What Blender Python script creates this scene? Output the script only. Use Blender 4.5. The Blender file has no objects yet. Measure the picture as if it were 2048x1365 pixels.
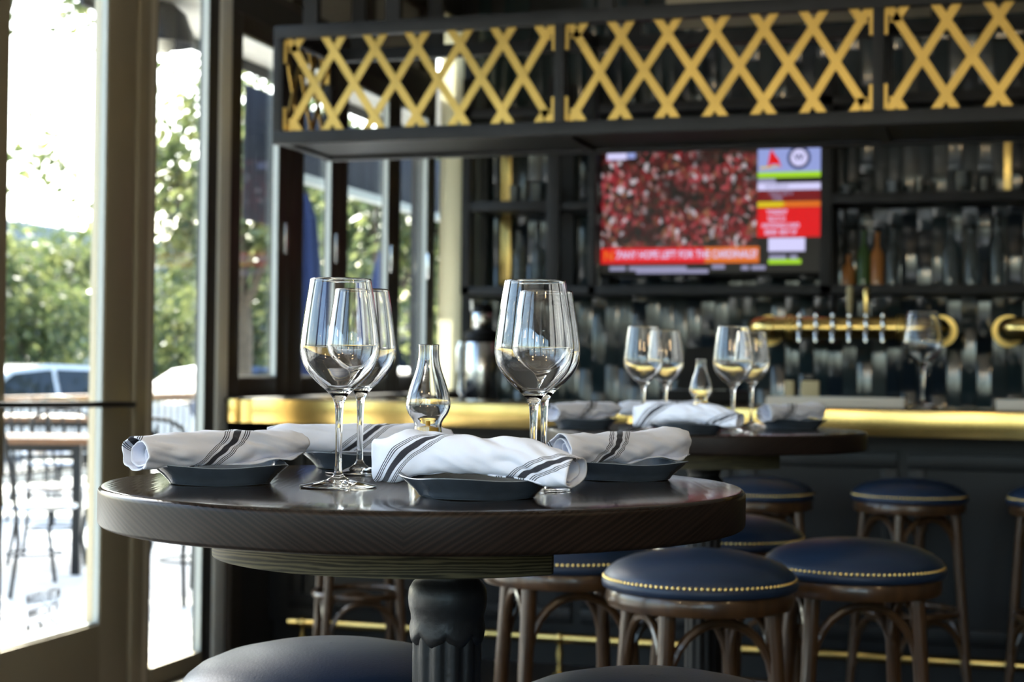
import bpy, bmesh, math, random
from math import sin, cos, pi, radians as RAD
from mathutils import Vector, Matrix, noise

S = bpy.context.scene
COL = S.collection
# ------------------------------------------------------------------ camera
TH, PITCH, ROLL, ZC = RAD(16.7), 0.0175, 0.0111, 1.205
f0 = Vector((-sin(TH), cos(TH), 0)); r0 = Vector((cos(TH), sin(TH), 0)); z0 = Vector((0, 0, 1))
fw = f0 * cos(PITCH) + z0 * sin(PITCH); up = -f0 * sin(PITCH) + z0 * cos(PITCH)
rt2 = r0 * cos(ROLL) + up * sin(ROLL); up2 = -r0 * sin(ROLL) + up * cos(ROLL)
cd = bpy.data.cameras.new('camera'); cam = bpy.data.objects.new('camera', cd); COL.objects.link(cam)
M = Matrix((rt2, up2, -fw)).transposed().to_4x4(); M.translation = Vector((0, 0, ZC)); cam.matrix_world = M
cd.sensor_width = 36; cd.sensor_fit = 'HORIZONTAL'; cd.lens = 3194.4 / 2048 * 36
cd.clip_start = .05; cd.clip_end = 500
cd.dof.use_dof = True; cd.dof.focus_distance = 1.84; cd.dof.aperture_fstop = 6.6
S.camera = cam
# ------------------------------------------------------------------ sky, sun, exposure
SUN_EL, SUN_AZ = 42, RAD(128)          # azimuth counter-clockwise from +X
w = bpy.data.worlds.new('sky'); S.world = w; w.use_nodes = True
nt = w.node_tree; nt.nodes.clear()
sky = nt.nodes.new('ShaderNodeTexSky'); sky.sky_type = 'NISHITA'; sky.sun_disc = False
sky.sun_elevation = RAD(SUN_EL); sky.sun_rotation = RAD(90) - SUN_AZ; sky.air_density = 1.0; sky.dust_density = 2.5
bg = nt.nodes.new('ShaderNodeBackground'); bg.inputs[1].default_value = .42
wo = nt.nodes.new('ShaderNodeOutputWorld')
nt.links.new(sky.outputs[0], bg.inputs[0]); nt.links.new(bg.outputs[0], wo.inputs[0])
sl = bpy.data.lights.new('sun', 'SUN'); sl.energy = 7.0; sl.angle = RAD(.6); sl.color = (1, .95, .86)
so = bpy.data.objects.new('sun', sl); COL.objects.link(so)
sd = Vector((cos(SUN_AZ) * cos(RAD(SUN_EL)), sin(SUN_AZ) * cos(RAD(SUN_EL)), sin(RAD(SUN_EL))))
so.rotation_euler = sd.to_track_quat('Z', 'Y').to_euler(); so.location = sd * 30
vs = S.view_settings; vs.view_transform = 'Standard'; vs.look = 'None'; vs.gamma = 1; vs.use_curve_mapping = False
vs.exposure = 1.72
cy = S.cycles; cy.use_denoising = True; cy.max_bounces = 14; cy.transmission_bounces = 14
cy.transparent_max_bounces = 24; cy.glossy_bounces = 6; cy.diffuse_bounces = 5; cy.sample_clamp_indirect = 8.0

# ------------------------------------------------------------------ materials
MATS = {}
def mat(name, color=(.5, .5, .5), rough=.5, metal=0., spec=.5, emit=None, es=0., noise_amt=0., nscale=20., bump=0., bscale=60., trans=0., ior=1.45, coat=0., sheen=0., stretch=None):
    if name in MATS: return MATS[name]
    m = bpy.data.materials.new(name); m.use_nodes = True; MATS[name] = m
    n = m.node_tree.nodes; l = m.node_tree.links; b = n['Principled BSDF']
    b.inputs['Base Color'].default_value = (*color, 1); b.inputs['Roughness'].default_value = rough
    b.inputs['Metallic'].default_value = metal; b.inputs['Specular IOR Level'].default_value = spec
    b.inputs['Transmission Weight'].default_value = trans; b.inputs['IOR'].default_value = ior
    b.inputs['Coat Weight'].default_value = coat; b.inputs['Sheen Weight'].default_value = sheen
    if emit:
        b.inputs['Emission Color'].default_value = (*emit, 1); b.inputs['Emission Strength'].default_value = es
    if noise_amt or bump:
        tc = n.new('ShaderNodeTexCoord'); mp = n.new('ShaderNodeMapping'); l.new(tc.outputs['Object'], mp.inputs[0])
        if stretch: mp.inputs['Scale'].default_value = stretch
        if noise_amt:
            t = n.new('ShaderNodeTexNoise'); t.inputs['Scale'].default_value = nscale; t.inputs['Detail'].default_value = 4
            l.new(mp.outputs[0], t.inputs['Vector'])
            r = n.new('ShaderNodeValToRGB'); a = noise_amt
            r.color_ramp.elements[0].position = .3; r.color_ramp.elements[1].position = .7
            r.color_ramp.elements[0].color = (*[max(0, c * (1 - a)) for c in color], 1)
            r.color_ramp.elements[1].color = (*[min(1, c * (1 + a)) for c in color], 1)
            l.new(t.outputs['Fac'], r.inputs[0]); l.new(r.outputs[0], b.inputs['Base Color'])
        if bump:
            t2 = n.new('ShaderNodeTexNoise'); t2.inputs['Scale'].default_value = bscale; t2.inputs['Detail'].default_value = 3
            l.new(mp.outputs[0], t2.inputs['Vector'])
            bp = n.new('ShaderNodeBump'); bp.inputs['Strength'].default_value = bump; bp.inputs['Distance'].default_value = .002
            l.new(t2.outputs['Fac'], bp.inputs['Height']); l.new(bp.outputs[0], b.inputs['Normal'])
    return m

def wood_grain(name, c1, c2, rough, mode, scale=70, coat=0.):
    m = bpy.data.materials.new(name); m.use_nodes = True; MATS[name] = m
    n = m.node_tree.nodes; l = m.node_tree.links; b = n['Principled BSDF']
    tc = n.new('ShaderNodeTexCoord'); sp = n.new('ShaderNodeSeparateXYZ'); l.new(tc.outputs['Object'], sp.inputs[0])
    def mth(op, a, bb=None):
        k = n.new('ShaderNodeMath'); k.operation = op
        for i, v in enumerate((a, bb)):
            if v is None: continue
            if isinstance(v, (int, float)): k.inputs[i].default_value = v
            else: l.new(v, k.inputs[i])
        return k.outputs[0]
    X, Y, Z = sp.outputs
    if mode == 'chevron':          # two boards meeting along local x = 0, rings slanting towards the joint
        q = mth('SUBTRACT', mth('MULTIPLY', Z, 1.5), mth('MULTIPLY', mth('ABSOLUTE', X), .9))
        vec = n.new('ShaderNodeCombineXYZ'); l.new(q, vec.inputs[0]); l.new(mth('MULTIPLY', Y, .12), vec.inputs[1])
    else:                          # long straight grain along local x
        vec = n.new('ShaderNodeCombineXYZ'); l.new(mth('ADD', mth('MULTIPLY', Z, 1.), mth('MULTIPLY', Y, .06)), vec.inputs[0]); l.new(mth('MULTIPLY', X, .08), vec.inputs[1])
    wv = n.new('ShaderNodeTexWave'); wv.inputs['Scale'].default_value = scale; wv.inputs['Distortion'].default_value = 9
    wv.inputs['Detail'].default_value = 4; wv.inputs['Detail Scale'].default_value = 1.2
    l.new(vec.outputs[0], wv.inputs['Vector'])
    ns = n.new('ShaderNodeTexNoise'); ns.inputs['Scale'].default_value = 9; l.new(tc.outputs['Object'], ns.inputs['Vector'])
    mixf = mth('ADD', mth('MULTIPLY', wv.outputs['Fac'], .6), mth('MULTIPLY', ns.outputs['Fac'], .4))
    r = n.new('ShaderNodeValToRGB'); r.color_ramp.elements[0].position = .25; r.color_ramp.elements[1].position = .8
    r.color_ramp.elements[0].color = (*c1, 1); r.color_ramp.elements[1].color = (*c2, 1)
    l.new(mixf, r.inputs[0]); l.new(r.outputs[0], b.inputs['Base Color'])
    b.inputs['Specular IOR Level'].default_value = .2; b.inputs['Roughness'].default_value = rough; b.inputs['Coat Weight'].default_value = coat; b.inputs['Coat Roughness'].default_value = .12
    bp = n.new('ShaderNodeBump'); bp.inputs['Strength'].default_value = .07; bp.inputs['Distance'].default_value = .001
    l.new(mixf, bp.inputs['Height']); l.new(bp.outputs[0], b.inputs['Normal'])
    return m

def thin_glass(name, tint=(1, 1, 1), refl=1.0):
    m = bpy.data.materials.new(name); m.use_nodes = True; MATS[name] = m
    n = m.node_tree.nodes; l = m.node_tree.links; n.remove(n['Principled BSDF']); o = n['Material Output']
    t = n.new('ShaderNodeBsdfTransparent'); t.inputs[0].default_value = (*tint, 1)
    g = n.new('ShaderNodeBsdfGlossy'); g.inputs['Roughness'].default_value = .0; g.inputs[0].default_value = (1, 1, 1, 1)
    lw = n.new('ShaderNodeLayerWeight'); lw.inputs[0].default_value = .5
    pw = n.new('ShaderNodeMath'); pw.operation = 'POWER'; pw.inputs[1].default_value = 5; l.new(lw.outputs['Facing'], pw.inputs[0])
    f = n.new('ShaderNodeMath'); f.operation = 'MULTIPLY_ADD'; f.inputs[1].default_value = .9; f.inputs[2].default_value = .035; l.new(pw.outputs[0], f.inputs[0])
    mx = n.new('ShaderNodeMixShader'); l.new(f.outputs[0], mx.inputs[0]); l.new(t.outputs[0], mx.inputs[1]); l.new(g.outputs[0], mx.inputs[2])
    l.new(mx.outputs[0], o.inputs[0]); return m

def glass_mat(name, color=(1, 1, 1), ior=1.5):
    m = bpy.data.materials.new(name); m.use_nodes = True; MATS[name] = m
    n = m.node_tree.nodes; l = m.node_tree.links; n.remove(n['Principled BSDF']); o = n['Material Output']
    g = n.new('ShaderNodeBsdfGlass'); g.inputs['IOR'].default_value = ior; g.inputs['Roughness'].default_value = 0; g.inputs[0].default_value = (*color, 1)
    l.new(g.outputs[0], o.inputs[0]); return m

def napkin_mat():
    m = bpy.data.materials.new('napkin_cotton'); m.use_nodes = True; MATS['napkin'] = m
    n = m.node_tree.nodes; l = m.node_tree.links; b = n['Principled BSDF']
    a = n.new('ShaderNodeAttribute'); a.attribute_name = 'stripe_distance'
    def mth(op, x, y, z=None):
        k = n.new('ShaderNodeMath'); k.operation = op
        for i, v in enumerate((x, y, z)):
            if v is None: continue
            if isinstance(v, (int, float)): k.inputs[i].default_value = v
            else: l.new(v, k.inputs[i])
        return k.outputs[0]
    d = a.outputs['Fac']
    s = mth('LESS_THAN', d, .0054)
    for c in (.0116, .0147, .0178): s = mth('MAXIMUM', s, mth('COMPARE', d, c, .00075))
    tc = n.new('ShaderNodeTexCoord'); ns = n.new('ShaderNodeTexNoise'); ns.inputs['Scale'].default_value = 900; l.new(tc.outputs['Object'], ns.inputs['Vector'])
    r = n.new('ShaderNodeValToRGB'); r.color_ramp.elements[0].color = (.018, .018, .026, 1); r.color_ramp.elements[1].color = (.06, .06, .075, 1); l.new(ns.outputs['Fac'], r.inputs[0])
    mx = n.new('ShaderNodeMix'); mx.data_type = 'RGBA'; mx.inputs[6].default_value = (.78, .80, .90, 1)
    l.new(s, mx.inputs[0]); l.new(r.outputs[0], mx.inputs[7]); l.new(mx.outputs[2], b.inputs['Base Color'])
    b.inputs['Roughness'].default_value = .85; b.inputs['Specular IOR Level'].default_value = .2; b.inputs['Sheen Weight'].default_value = .15
    n2 = n.new('ShaderNodeTexNoise'); n2.inputs['Scale'].default_value = 55; n2.inputs['Detail'].default_value = 3; l.new(tc.outputs['Object'], n2.inputs['Vector'])
    bp = n.new('ShaderNodeBump'); bp.inputs['Strength'].default_value = .35; bp.inputs['Distance'].default_value = .003; l.new(n2.outputs['Fac'], bp.inputs['Height']); l.new(bp.outputs[0], b.inputs['Normal'])
    return m

mat('black_metal', (.008, .008, .009), .4, .0, .4)
mat('rack_metal', (.012, .0125, .014), .5, 0, .35, noise_amt=.2, nscale=8)
mat('brass', (.86, .62, .22), .22, 1., noise_amt=.12, nscale=6, bump=.05, bscale=30)
mat('brass_sheet', (.60, .42, .145), .18, 1., noise_amt=.10, nscale=9, bump=.10, bscale=18)
mat('brass_satin', (.80, .58, .20), .38, 1.)
mat('brass_lattice', (.54, .36, .105), .36, 1., noise_amt=.12, nscale=5)
mat('brass_top', (.50, .33, .10), .16, 1., noise_amt=.1, nscale=5)
mat('cast_iron', (.010, .010, .011), .42, .0, .5, bump=.3, bscale=120)
mat('leather_blue', (.012, .024, .052), .38, 0, .4, bump=.15, bscale=260, noise_amt=.12, nscale=12)
mat('stool_wood', (.052, .025, .010), .30, 0, .5, noise_amt=.35, nscale=30, stretch=(1, 1, .12), coat=.3)
mat('plate_glaze', (.070, .086, .108), .14, 0, .5, noise_amt=.15, nscale=40, coat=.3)
mat('plate_rim', (.22, .26, .30), .16, 0, .5)
mat('bronze_frame', (.050, .040, .032), .42, .3, .5)
mat('door_bronze', (.34, .29, .20), .42, .15, .5)
mat('jamb_beige', (.60, .55, .44), .5)
mat('alu_pale', (.46, .49, .46), .5, 0, .4)
mat('pale_cover', (.78, .80, .78), .5)
mat('frosted', (.40, .39, .33), .9)
mat('cream_panel', (.60, .58, .42), .6, noise_amt=.08, nscale=6, stretch=(6, 6, .2))
mat('bar_panel', (.007, .0075, .009), .4, 0, .35)
mat('floor_mat', (.022, .016, .012), .4, noise_amt=.3, nscale=4, stretch=(1, 6, 1))
mat('ceiling_mat', (.62, .60, .56), .8)
mat('soffit_mat', (.42, .36, .26), .8)
mat('wall_dark', (.035, .034, .034), .6)
mat('wall_plaster', (.30, .28, .25), .8)
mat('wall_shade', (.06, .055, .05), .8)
mat('grout', (.02, .022, .024), .8)
mat('tile_a', (.020, .034, .040), .10, 0, .6, coat=.5)
mat('tile_b', (.030, .042, .046), .14, 0, .6, coat=.5)
mat('tile_c', (.014, .022, .032), .08, 0, .6, coat=.5)
mat('tile_d', (.055, .066, .066), .12, 0, .6, coat=.5)
mat('steel', (.62, .62, .62), .2, 1.)
mat('chrome', (.8, .8, .8), .08, 1.)
mat('plastic_black', (.003, .003, .0035), .5, 0, .2)
mat('white_mat', (.62, .58, .52), .6)
mat('cream_box', (.50, .42, .24), .6)
mat('amber', (.75, .42, .05), .15, 0, .5)
mat('concrete', (.58, .56, .52), .85, noise_amt=.1, nscale=1.5)
mat('asphalt', (.14, .14, .14), .9, noise_amt=.2, nscale=3)
mat('bark', (.10, .075, .05), .9, noise_amt=.3, nscale=10)
def leaf_mat(name, c, tcol):
    m = bpy.data.materials.new(name); m.use_nodes = True; MATS[name] = m
    n = m.node_tree.nodes; l = m.node_tree.links; b = n['Principled BSDF']; o = n['Material Output']
    b.inputs['Base Color'].default_value = (*c, 1); b.inputs['Roughness'].default_value = .35
    t = n.new('ShaderNodeBsdfTranslucent'); t.inputs[0].default_value = (*tcol, 1); mx = n.new('ShaderNodeMixShader'); mx.inputs[0].default_value = .5
    l.new(b.outputs[0], mx.inputs[1]); l.new(t.outputs[0], mx.inputs[2]); l.new(mx.outputs[0], o.inputs[0])
leaf_mat('leaf_dark', (.05, .075, .035), (.10, .13, .045)); leaf_mat('leaf_light', (.10, .13, .05), (.26, .28, .10))
def curtain_mat():
    m = bpy.data.materials.new('curtain'); m.use_nodes = True; MATS['curtain'] = m
    n = m.node_tree.nodes; l = m.node_tree.links; b = n['Principled BSDF']; o = n['Material Output']
    b.inputs['Base Color'].default_value = (.62, .58, .42, 1); b.inputs['Roughness'].default_value = .9
    t = n.new('ShaderNodeBsdfTranslucent'); t.inputs[0].default_value = (.62, .58, .40, 1); mx = n.new('ShaderNodeMixShader'); mx.inputs[0].default_value = .5
    l.new(b.outputs[0], mx.inputs[1]); l.new(t.outputs[0], mx.inputs[2]); l.new(mx.outputs[0], o.inputs[0])
curtain_mat()
mat('patio_wood', (.20, .09, .035), .5, noise_amt=.25, nscale=10)
mat('umbrella_blue', (.02, .035, .11), .8)
mat('awning_dark', (.05, .055, .07), .8, noise_amt=.2, nscale=5, stretch=(1, 4, .3))
mat('canopy_pale', (.60, .58, .52), .8)
mat('building_grey', (.22, .25, .26), .85)
mat('building_tan', (.36, .27, .19), .85)
mat('window_dark', (.02, .025, .03), .1)
mat('car_white', (.70, .72, .75), .2, .1, .5, coat=1)
mat('car_blue', (.03, .06, .16), .2, .3, .5, coat=1)
mat('car_silver', (.35, .38, .42), .22, .5, .5, coat=1)
mat('car_glass', (.015, .02, .025), .05, 0, .6)
mat('tyre', (.012, .012, .012), .8)
mat('lettering', (.28, .27, .27), .6)
mat('lamp_globe', (.9, .7, .4), .4, emit=(1, .72, .38), es=14.)
mat('bottle_clear', (.20, .24, .25), .06, 0, .5, trans=.7)
mat('bottle_amber', (.42, .17, .05), .1, 0, .5)
mat('bottle_green', (.06, .12, .04), .1, 0, .5)
mat('bottle_label', (.62, .60, .50), .6)
WOOD = wood_grain('table_wood', (.011, .0072, .0058), (.022, .014, .0106), .13, 'chevron', 34, 0.)
WOOD_SIDE = wood_grain('table_wood_side', (.0085, .0055, .0044), (.021, .013, .0098), .40, 'chevron', 34, 0.)
PLY = wood_grain('ply_plate', (.022, .017, .008), (.11, .088, .045), .6, 'straight', 85)
WG = glass_mat('crystal'); PANE = thin_glass('window_pane', (.94, .97, .95))
BARGLASS = thin_glass('shelf_glass', (.80, .84, .84))
NAP = napkin_mat()

# ------------------------------------------------------------------ mesh helpers
class MB:
    def __init__(s): s.v = []; s.f = []
    def add(s, vs_, fs_):
        o = len(s.v); s.v += [tuple(v) for v in vs_]; s.f += [tuple(i + o for i in f) for f in fs_]; return s
    def box(s, x0, x1, y0, y1, z0, z1, bev=0.):
        if bev <= 0:
            return s.add([(x0, y0, z0), (x1, y0, z0), (x1, y1, z0), (x0, y1, z0), (x0, y0, z1), (x1, y0, z1), (x1, y1, z1), (x0, y1, z1)],
                         [(0, 3, 2, 1), (4, 5, 6, 7), (0, 1, 5, 4), (1, 2, 6, 5), (2, 3, 7, 6), (3, 0, 4, 7)])
        bm = bmesh.new(); bmesh.ops.create_cube(bm, size=1)
        for v in bm.verts:
            v.co = Vector(((x0 + x1) / 2 + v.co.x * (x1 - x0), (y0 + y1) / 2 + v.co.y * (y1 - y0), (z0 + z1) / 2 + v.co.z * (z1 - z0)))
        bmesh.ops.bevel(bm, geom=list(bm.edges), offset=bev, segments=2, affect='EDGES', profile=.6)
        bm.verts.index_update(); s.add([v.co for v in bm.verts], [[v.index for v in f.verts] for f in bm.faces]); bm.free(); return s
    def lathe(s, prof, n=48, c=(0, 0, 0), close=False, fn=None):
        vs_ = []
        for r, z in prof:
            for i in range(n):
                a = 2 * pi * i / n; rr = r * (fn(a, z) if fn else 1)
                vs_.append((c[0] + rr * cos(a), c[1] + rr * sin(a), c[2] + z))
        m = len(prof); fs_ = []
        for j in range(m if close else m - 1):
            k = (j + 1) % m
            for i in range(n): fs_.append((j * n + i, j * n + (i + 1) % n, k * n + (i + 1) % n, k * n + i))
        return s.add(vs_, fs_)
    def tube(s, path, rad, n=10, cap=True, closed=False, flat=None):
        P = [Vector(p) for p in path]; m = len(P); rads = rad if isinstance(rad, (list, tuple)) else [rad] * m
        o = len(s.v); prev = None; vs_ = []
        for i, p in enumerate(P):
            if closed: t = (P[(i + 1) % m] - P[i - 1]).normalized()
            else: t = (P[min(i + 1, m - 1)] - P[max(i - 1, 0)]).normalized()
            if prev is None:
                a = Vector((0, 0, 1)) if abs(t.z) < .9 else Vector((1, 0, 0)); nx = t.cross(a).normalized()
            else: nx = (prev - t * prev.dot(t)).normalized()
            prev = nx; ny = t.cross(nx)
            for k in range(n):
                a = 2 * pi * k / n; vs_.append(p + nx * (cos(a) * rads[i]) + ny * (sin(a) * rads[i] * (flat or 1)))
        fs_ = []
        for i in range(m if closed else m - 1):
            j = (i + 1) % m
            for k in range(n): fs_.append((i * n + k, i * n + (k + 1) % n, j * n + (k + 1) % n, j * n + k))
        if cap and not closed:
            fs_.append(tuple(range(n - 1, -1, -1))); fs_.append(tuple((m - 1) * n + k for k in range(n)))
        return s.add(vs_, fs_)
    def cyl(s, x, y, z0, z1, r, n=24): return s.tube([(x, y, z0), (x, y, z1)], r, n)
    def prism(s, pts, axis, a, b):
        # closed polygon pts (2-d) extruded along an axis from a to b
        m = len(pts)
        def mk(p, t): return {'x': (t, p[0], p[1]), 'y': (p[0], t, p[1]), 'z': (p[0], p[1], t)}[axis]
        vs_ = [mk(p, a) for p in pts] + [mk(p, b) for p in pts]
        return s.add(vs_, [tuple(range(m)), tuple(range(2 * m - 1, m - 1, -1))] + [(i, m + i, m + (i + 1) % m, (i + 1) % m) for i in range(m)])
    def mesh(s, name, m, smooth=True, ang=40):
        me = bpy.data.meshes.new(name); me.from_pydata(s.v, [], s.f)
        bm = bmesh.new(); bm.from_mesh(me); bmesh.ops.recalc_face_normals(bm, faces=bm.faces); bm.to_mesh(me); bm.free()
        if m is not None: me.materials.append(MATS[m] if isinstance(m, str) else m)
        if smooth:
            me.polygons.foreach_set('use_smooth', [True] * len(me.polygons))
            me.set_sharp_from_angle(angle=RAD(ang))
        me.update(); return me
    def build(s, name, m, parent=None, smooth=True, ang=40, loc=None, rz=0):
        o = bpy.data.objects.new(name, s.mesh(name, m, smooth, ang)); COL.objects.link(o)
        if parent: o.parent = parent
        if loc is not None: o.location = loc
        if rz: o.rotation_euler[2] = rz
        return o

def tag(o, label=None, cat=None, group=None, kind=None):
    if label: o['label'] = label
    if cat: o['category'] = cat
    if group: o['group'] = group
    if kind: o['kind'] = kind
    return o
def empty(name, loc=(0, 0, 0), rz=0):
    o = bpy.data.objects.new(name, None); o.empty_display_size = .1; COL.objects.link(o); o.location = loc; o.rotation_euler[2] = rz; return o
def kids(o): return [c for c in bpy.data.objects if c.parent == o]
def copy_tree(o, loc=None, rz=None, parent=None, scale=None):
    c = o.copy(); COL.objects.link(c); c.parent = parent
    if loc is not None: c.location = loc
    if rz is not None: c.rotation_euler[2] = rz
    if scale: c.scale = (scale,) * 3
    for k in kids(o): copy_tree(k, parent=c)
    return c
def text_mesh(name, body, size, m, parent, loc, rot, sx=1., bold=False):
    cu = bpy.data.curves.new('t', 'FONT'); cu.body = body; cu.size = size; cu.align_x = 'CENTER'; cu.align_y = 'CENTER'; cu.resolution_u = 3
    if bold: cu.offset = size * .022
    t = bpy.data.objects.new('t', cu); COL.objects.link(t)
    me = bpy.data.meshes.new_from_object(t.evaluated_get(bpy.context.evaluated_depsgraph_get()))
    bpy.data.objects.remove(t); bpy.data.curves.remove(cu)
    me.name = name; me.materials.clear(); me.materials.append(MATS[m] if isinstance(m, str) else m)
    o = bpy.data.objects.new(name, me); COL.objects.link(o); o.parent = parent; o.location = loc; o.rotation_euler = rot; o.scale = (sx, 1, 1); return o

# ================================================================== STRUCTURE
def struct(o, label=None): return tag(o, label, None, None, 'structure')
UL, UR, VB, VR, ZT = -3.0, 3.6, 8.92, -4.6, 3.5     # left wall, right wall, back wall, rear wall, ceiling
struct(MB().box(UL - .12, UR, VR, VB + .1, -.06, 0).build('floor', 'floor_mat', smooth=False))
struct(MB().box(UL - .12, UR + .1, VR - .1, VB + .1, ZT, ZT + .1).build('ceiling', 'ceiling_mat', smooth=False))
struct(MB().box(UR, UR + .1, VR, VB + .1, 0, ZT).build('wall_right', 'wall_shade', smooth=False))
# rear wall, behind the camera, with its tall windows
wr = MB(); rear_w = [(-2.8, -.9), (-.7, 1.2), (1.4, 3.3)]
x = UL
for a, b in rear_w: wr.box(x, a, VR - .12, VR, 0, ZT); wr.box(a, b, VR - .12, VR, 0, .55); wr.box(a, b, VR - .12, VR, 3.2, ZT); x = b
wr.box(x, UR, VR - .12, VR, 0, ZT)
struct(wr.build('wall_rear', 'wall_plaster', smooth=False))
wn = 0
def pane_window(u0, u1, v0, v1, z0, z1, fm, axis, fd=.09, ft=.05, label=None, parent_kind=True):
    """glazed frame in the plane of a wall; axis 'v' runs along y, 'u' along x"""
    global wn; wn += 1
    root = MB()
    if axis == 'u':
        root.box(u0, u1, v0, v1, z0, z0 + ft).box(u0, u1, v0, v1, z1 - ft, z1).box(u0, u0 + ft, v0, v1, z0 + ft, z1 - ft).box(u1 - ft, u1, v0, v1, z0 + ft, z1 - ft)
        g = MB().box(u0 + ft, u1 - ft, (v0 + v1) / 2 - .004, (v0 + v1) / 2 + .004, z0 + ft, z1 - ft)
    else:
        root.box(u0, u1, v0, v1, z0, z0 + ft).box(u0, u1, v0, v1, z1 - ft, z1).box(u0, u1, v0, v0 + ft, z0 + ft, z1 - ft).box(u0, u1, v1 - ft, v1, z0 + ft, z1 - ft)
        g = MB().box(u0 + .012, u0 + .020, v0 + ft, v1 - ft, z0 + ft, z1 - ft)
    o = struct(root.build('window_%d' % wn, fm, smooth=False), label); g.build('pane', PANE, o, smooth=False); return o
for a, b in rear_w: pane_window(a, b, VR - .1, VR - .02, .55, 3.2, 'bronze_frame', 'u')
# left wall: solid pieces
wl = MB(); left_w = [(-4.4, -2.5), (-2.3, -.4), (-.2, 1.7), (1.9, 3.8)]
y = VR
for a, b in left_w: wl.box(UL - .12, UL, y, a, 0, ZT); wl.box(UL - .12, UL, a, b, 0, .15); wl.box(UL - .12, UL, a, b, 3.0, ZT); y = b
wl.box(UL - .12, UL, y, 3.9, 0, ZT)
wl.box(UL - .12, UL, 3.9, 5.93, 3.0, ZT)
wl.box(UL - .12, UL, 5.93, VB + .1, 0, 1.07)
wl.box(UL - .12, UL, 5.93, 8.40, 2.68, 2.80); wl.box(UL - .12, UL, 5.93, VB + .1, 3.25, ZT)
wl.box(UL - .12, UL, 8.40, 8.47, 1.07, 3.25); wl.box(UL - .12, UL, 8.47, VB + .1, 3.2, 3.25); wl.box(UL - .12, UL, 8.90, VB + .1, 1.07, 3.2)
struct(wl.build('wall_left', 'wall_dark', smooth=False))
for a, b in left_w: pane_window(UL - .1, UL - .02, a, b, .15, 3.0, 'bronze_frame', 'v')

# glass door with kick rail, push bar and lettering
door = struct(empty('door_1', (UL - .03, 4.20, 0)), 'bronze framed glass entrance door with a horizontal push bar')
d = MB().box(-.03, .03, 0, .20, .01, 2.95, .004).box(-.03, .03, .79, .98, .01, 2.95, .004).box(-.03, .03, .20, .79, .01, .29, .004).box(-.03, .03, .20, .79, 2.80, 2.95, .004)
d.build('door_frame', 'door_bronze', door, ang=30)
MB().box(-.004, .004, .20, .79, .29, 2.80).build('pane', PANE, door, smooth=False)
g = MB().box(.004, .026, .783, .79, .29, 2.80).box(.004, .020, .20, .207, .29, 2.80).box(.004, .020, .207, .783, .29, .298)
g.build('glazing_bead', 'alu_pale', door, smooth=False)
pb = MB().tube([(.07, .10, 1.075), (.07, .93, 1.062)], .011, 10)
pb.tube([(.03, .10, 1.075), (.07, .10, 1.075)], .009, 8).tube([(.03, .93, 1.062), (.07, .93, 1.062)], .009, 8)
pb.build('push_bar', 'black_metal', door)
for i, tx in enumerate(('MAROO.J UEET.JM', 'MMRC.CAETJR', 'MOOM-EONGE')):
    text_mesh('lettering', tx, .050, 'lettering', door, (.0075, .470 + .003 * i, .427 - .047 * i), (RAD(90), 0, RAD(90)), (.50, .58, .62)[i], True)
# far stile and jamb beyond the door
j = MB().box(UL - .12, UL, 3.9, 4.2, 0, 3.0, .004); struct(j.build('trim_1', 'door_bronze', ang=30))
j = MB().box(UL - .12, UL + .01, 5.19, 5.27, 0, 3.0, .006).box(UL - .12, UL - .01, 5.325, 5.36, 0, 3.0, .006).box(UL - .12, UL, 4.2, 5.19, 2.955, 3.0)
o = struct(j.build('trim_2', 'door_bronze', ang=30))
MB().box(UL - .10, UL, 5.27, 5.325, 0, 3.0, .006).build('jamb_stop', 'jamb_beige', o, ang=30)
# sidelight
sw = MB().box(UL - .10, UL, 5.36, 5.75, 0, .07).box(UL - .10, UL, 5.36, 5.75, 2.93, 3.0)
wn += 1; o = struct(sw.build('window_%d' % wn, 'door_bronze', smooth=False), 'narrow tall sidelight beside the entrance door')
MB().box(UL - .034, UL - .028, 5.36, 5.75, .07, 2.93).build('pane', PANE, o, smooth=False)
MB().box(UL - .028, UL - .002, 5.742, 5.75, .07, 2.93).build('glazing_bead', 'alu_pale', o, smooth=False)
MB().box(UL - .045, UL, 5.75, 5.83, 0, 3.0).build('mullion', 'wall_dark', o, smooth=False)
MB().box(UL - .02, UL + .012, 5.83, 5.925, 0, 3.0, .006).build('mullion_cover', 'pale_cover', o, ang=30)
struct(MB().box(UL, UL + .035, 5.93, 6.02, 0, .45).build('trim_3', 'bronze_frame', smooth=False))
# folding bar windows above the counter
fold = [(5.93, 6.045, 6.415, 6.53), (6.53, 6.68, 7.00, 7.10), (7.10, 7.20, 7.745, 7.83), (7.83, 7.92, 8.345, 8.40)]
for a, g0, g1, b in fold:
    wn += 1
    fr = MB().box(UL - .04, UL, a, g0, 1.07, 2.68, .003).box(UL - .04, UL, g1, b, 1.07, 2.68, .003).box(UL - .04, UL, g0, g1, 1.07, 1.158, .003).box(UL - .04, UL, g0, g1, 2.60, 2.68, .003)
    o = struct(fr.build('window_%d' % wn, 'bronze_frame', ang=30))
    MB().box(UL - .034, UL - .028, g0, g1, 1.158, 2.60).build('pane', PANE, o, smooth=False)
    MB().box(UL - .028, UL - .004, g1 - .005, g1, 1.158, 2.60).box(UL - .028, UL - .012, g0, g1 - .005, 1.158, 1.165).box(UL - .028, UL - .006, g0, g1 - .005, 2.59, 2.60).build('glazing_bead', 'alu_pale', o, smooth=False)
    MB().box(UL, UL + .014, b - .07, b - .045, 1.70, 1.84, .003).build('latch', 'steel', o)
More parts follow.
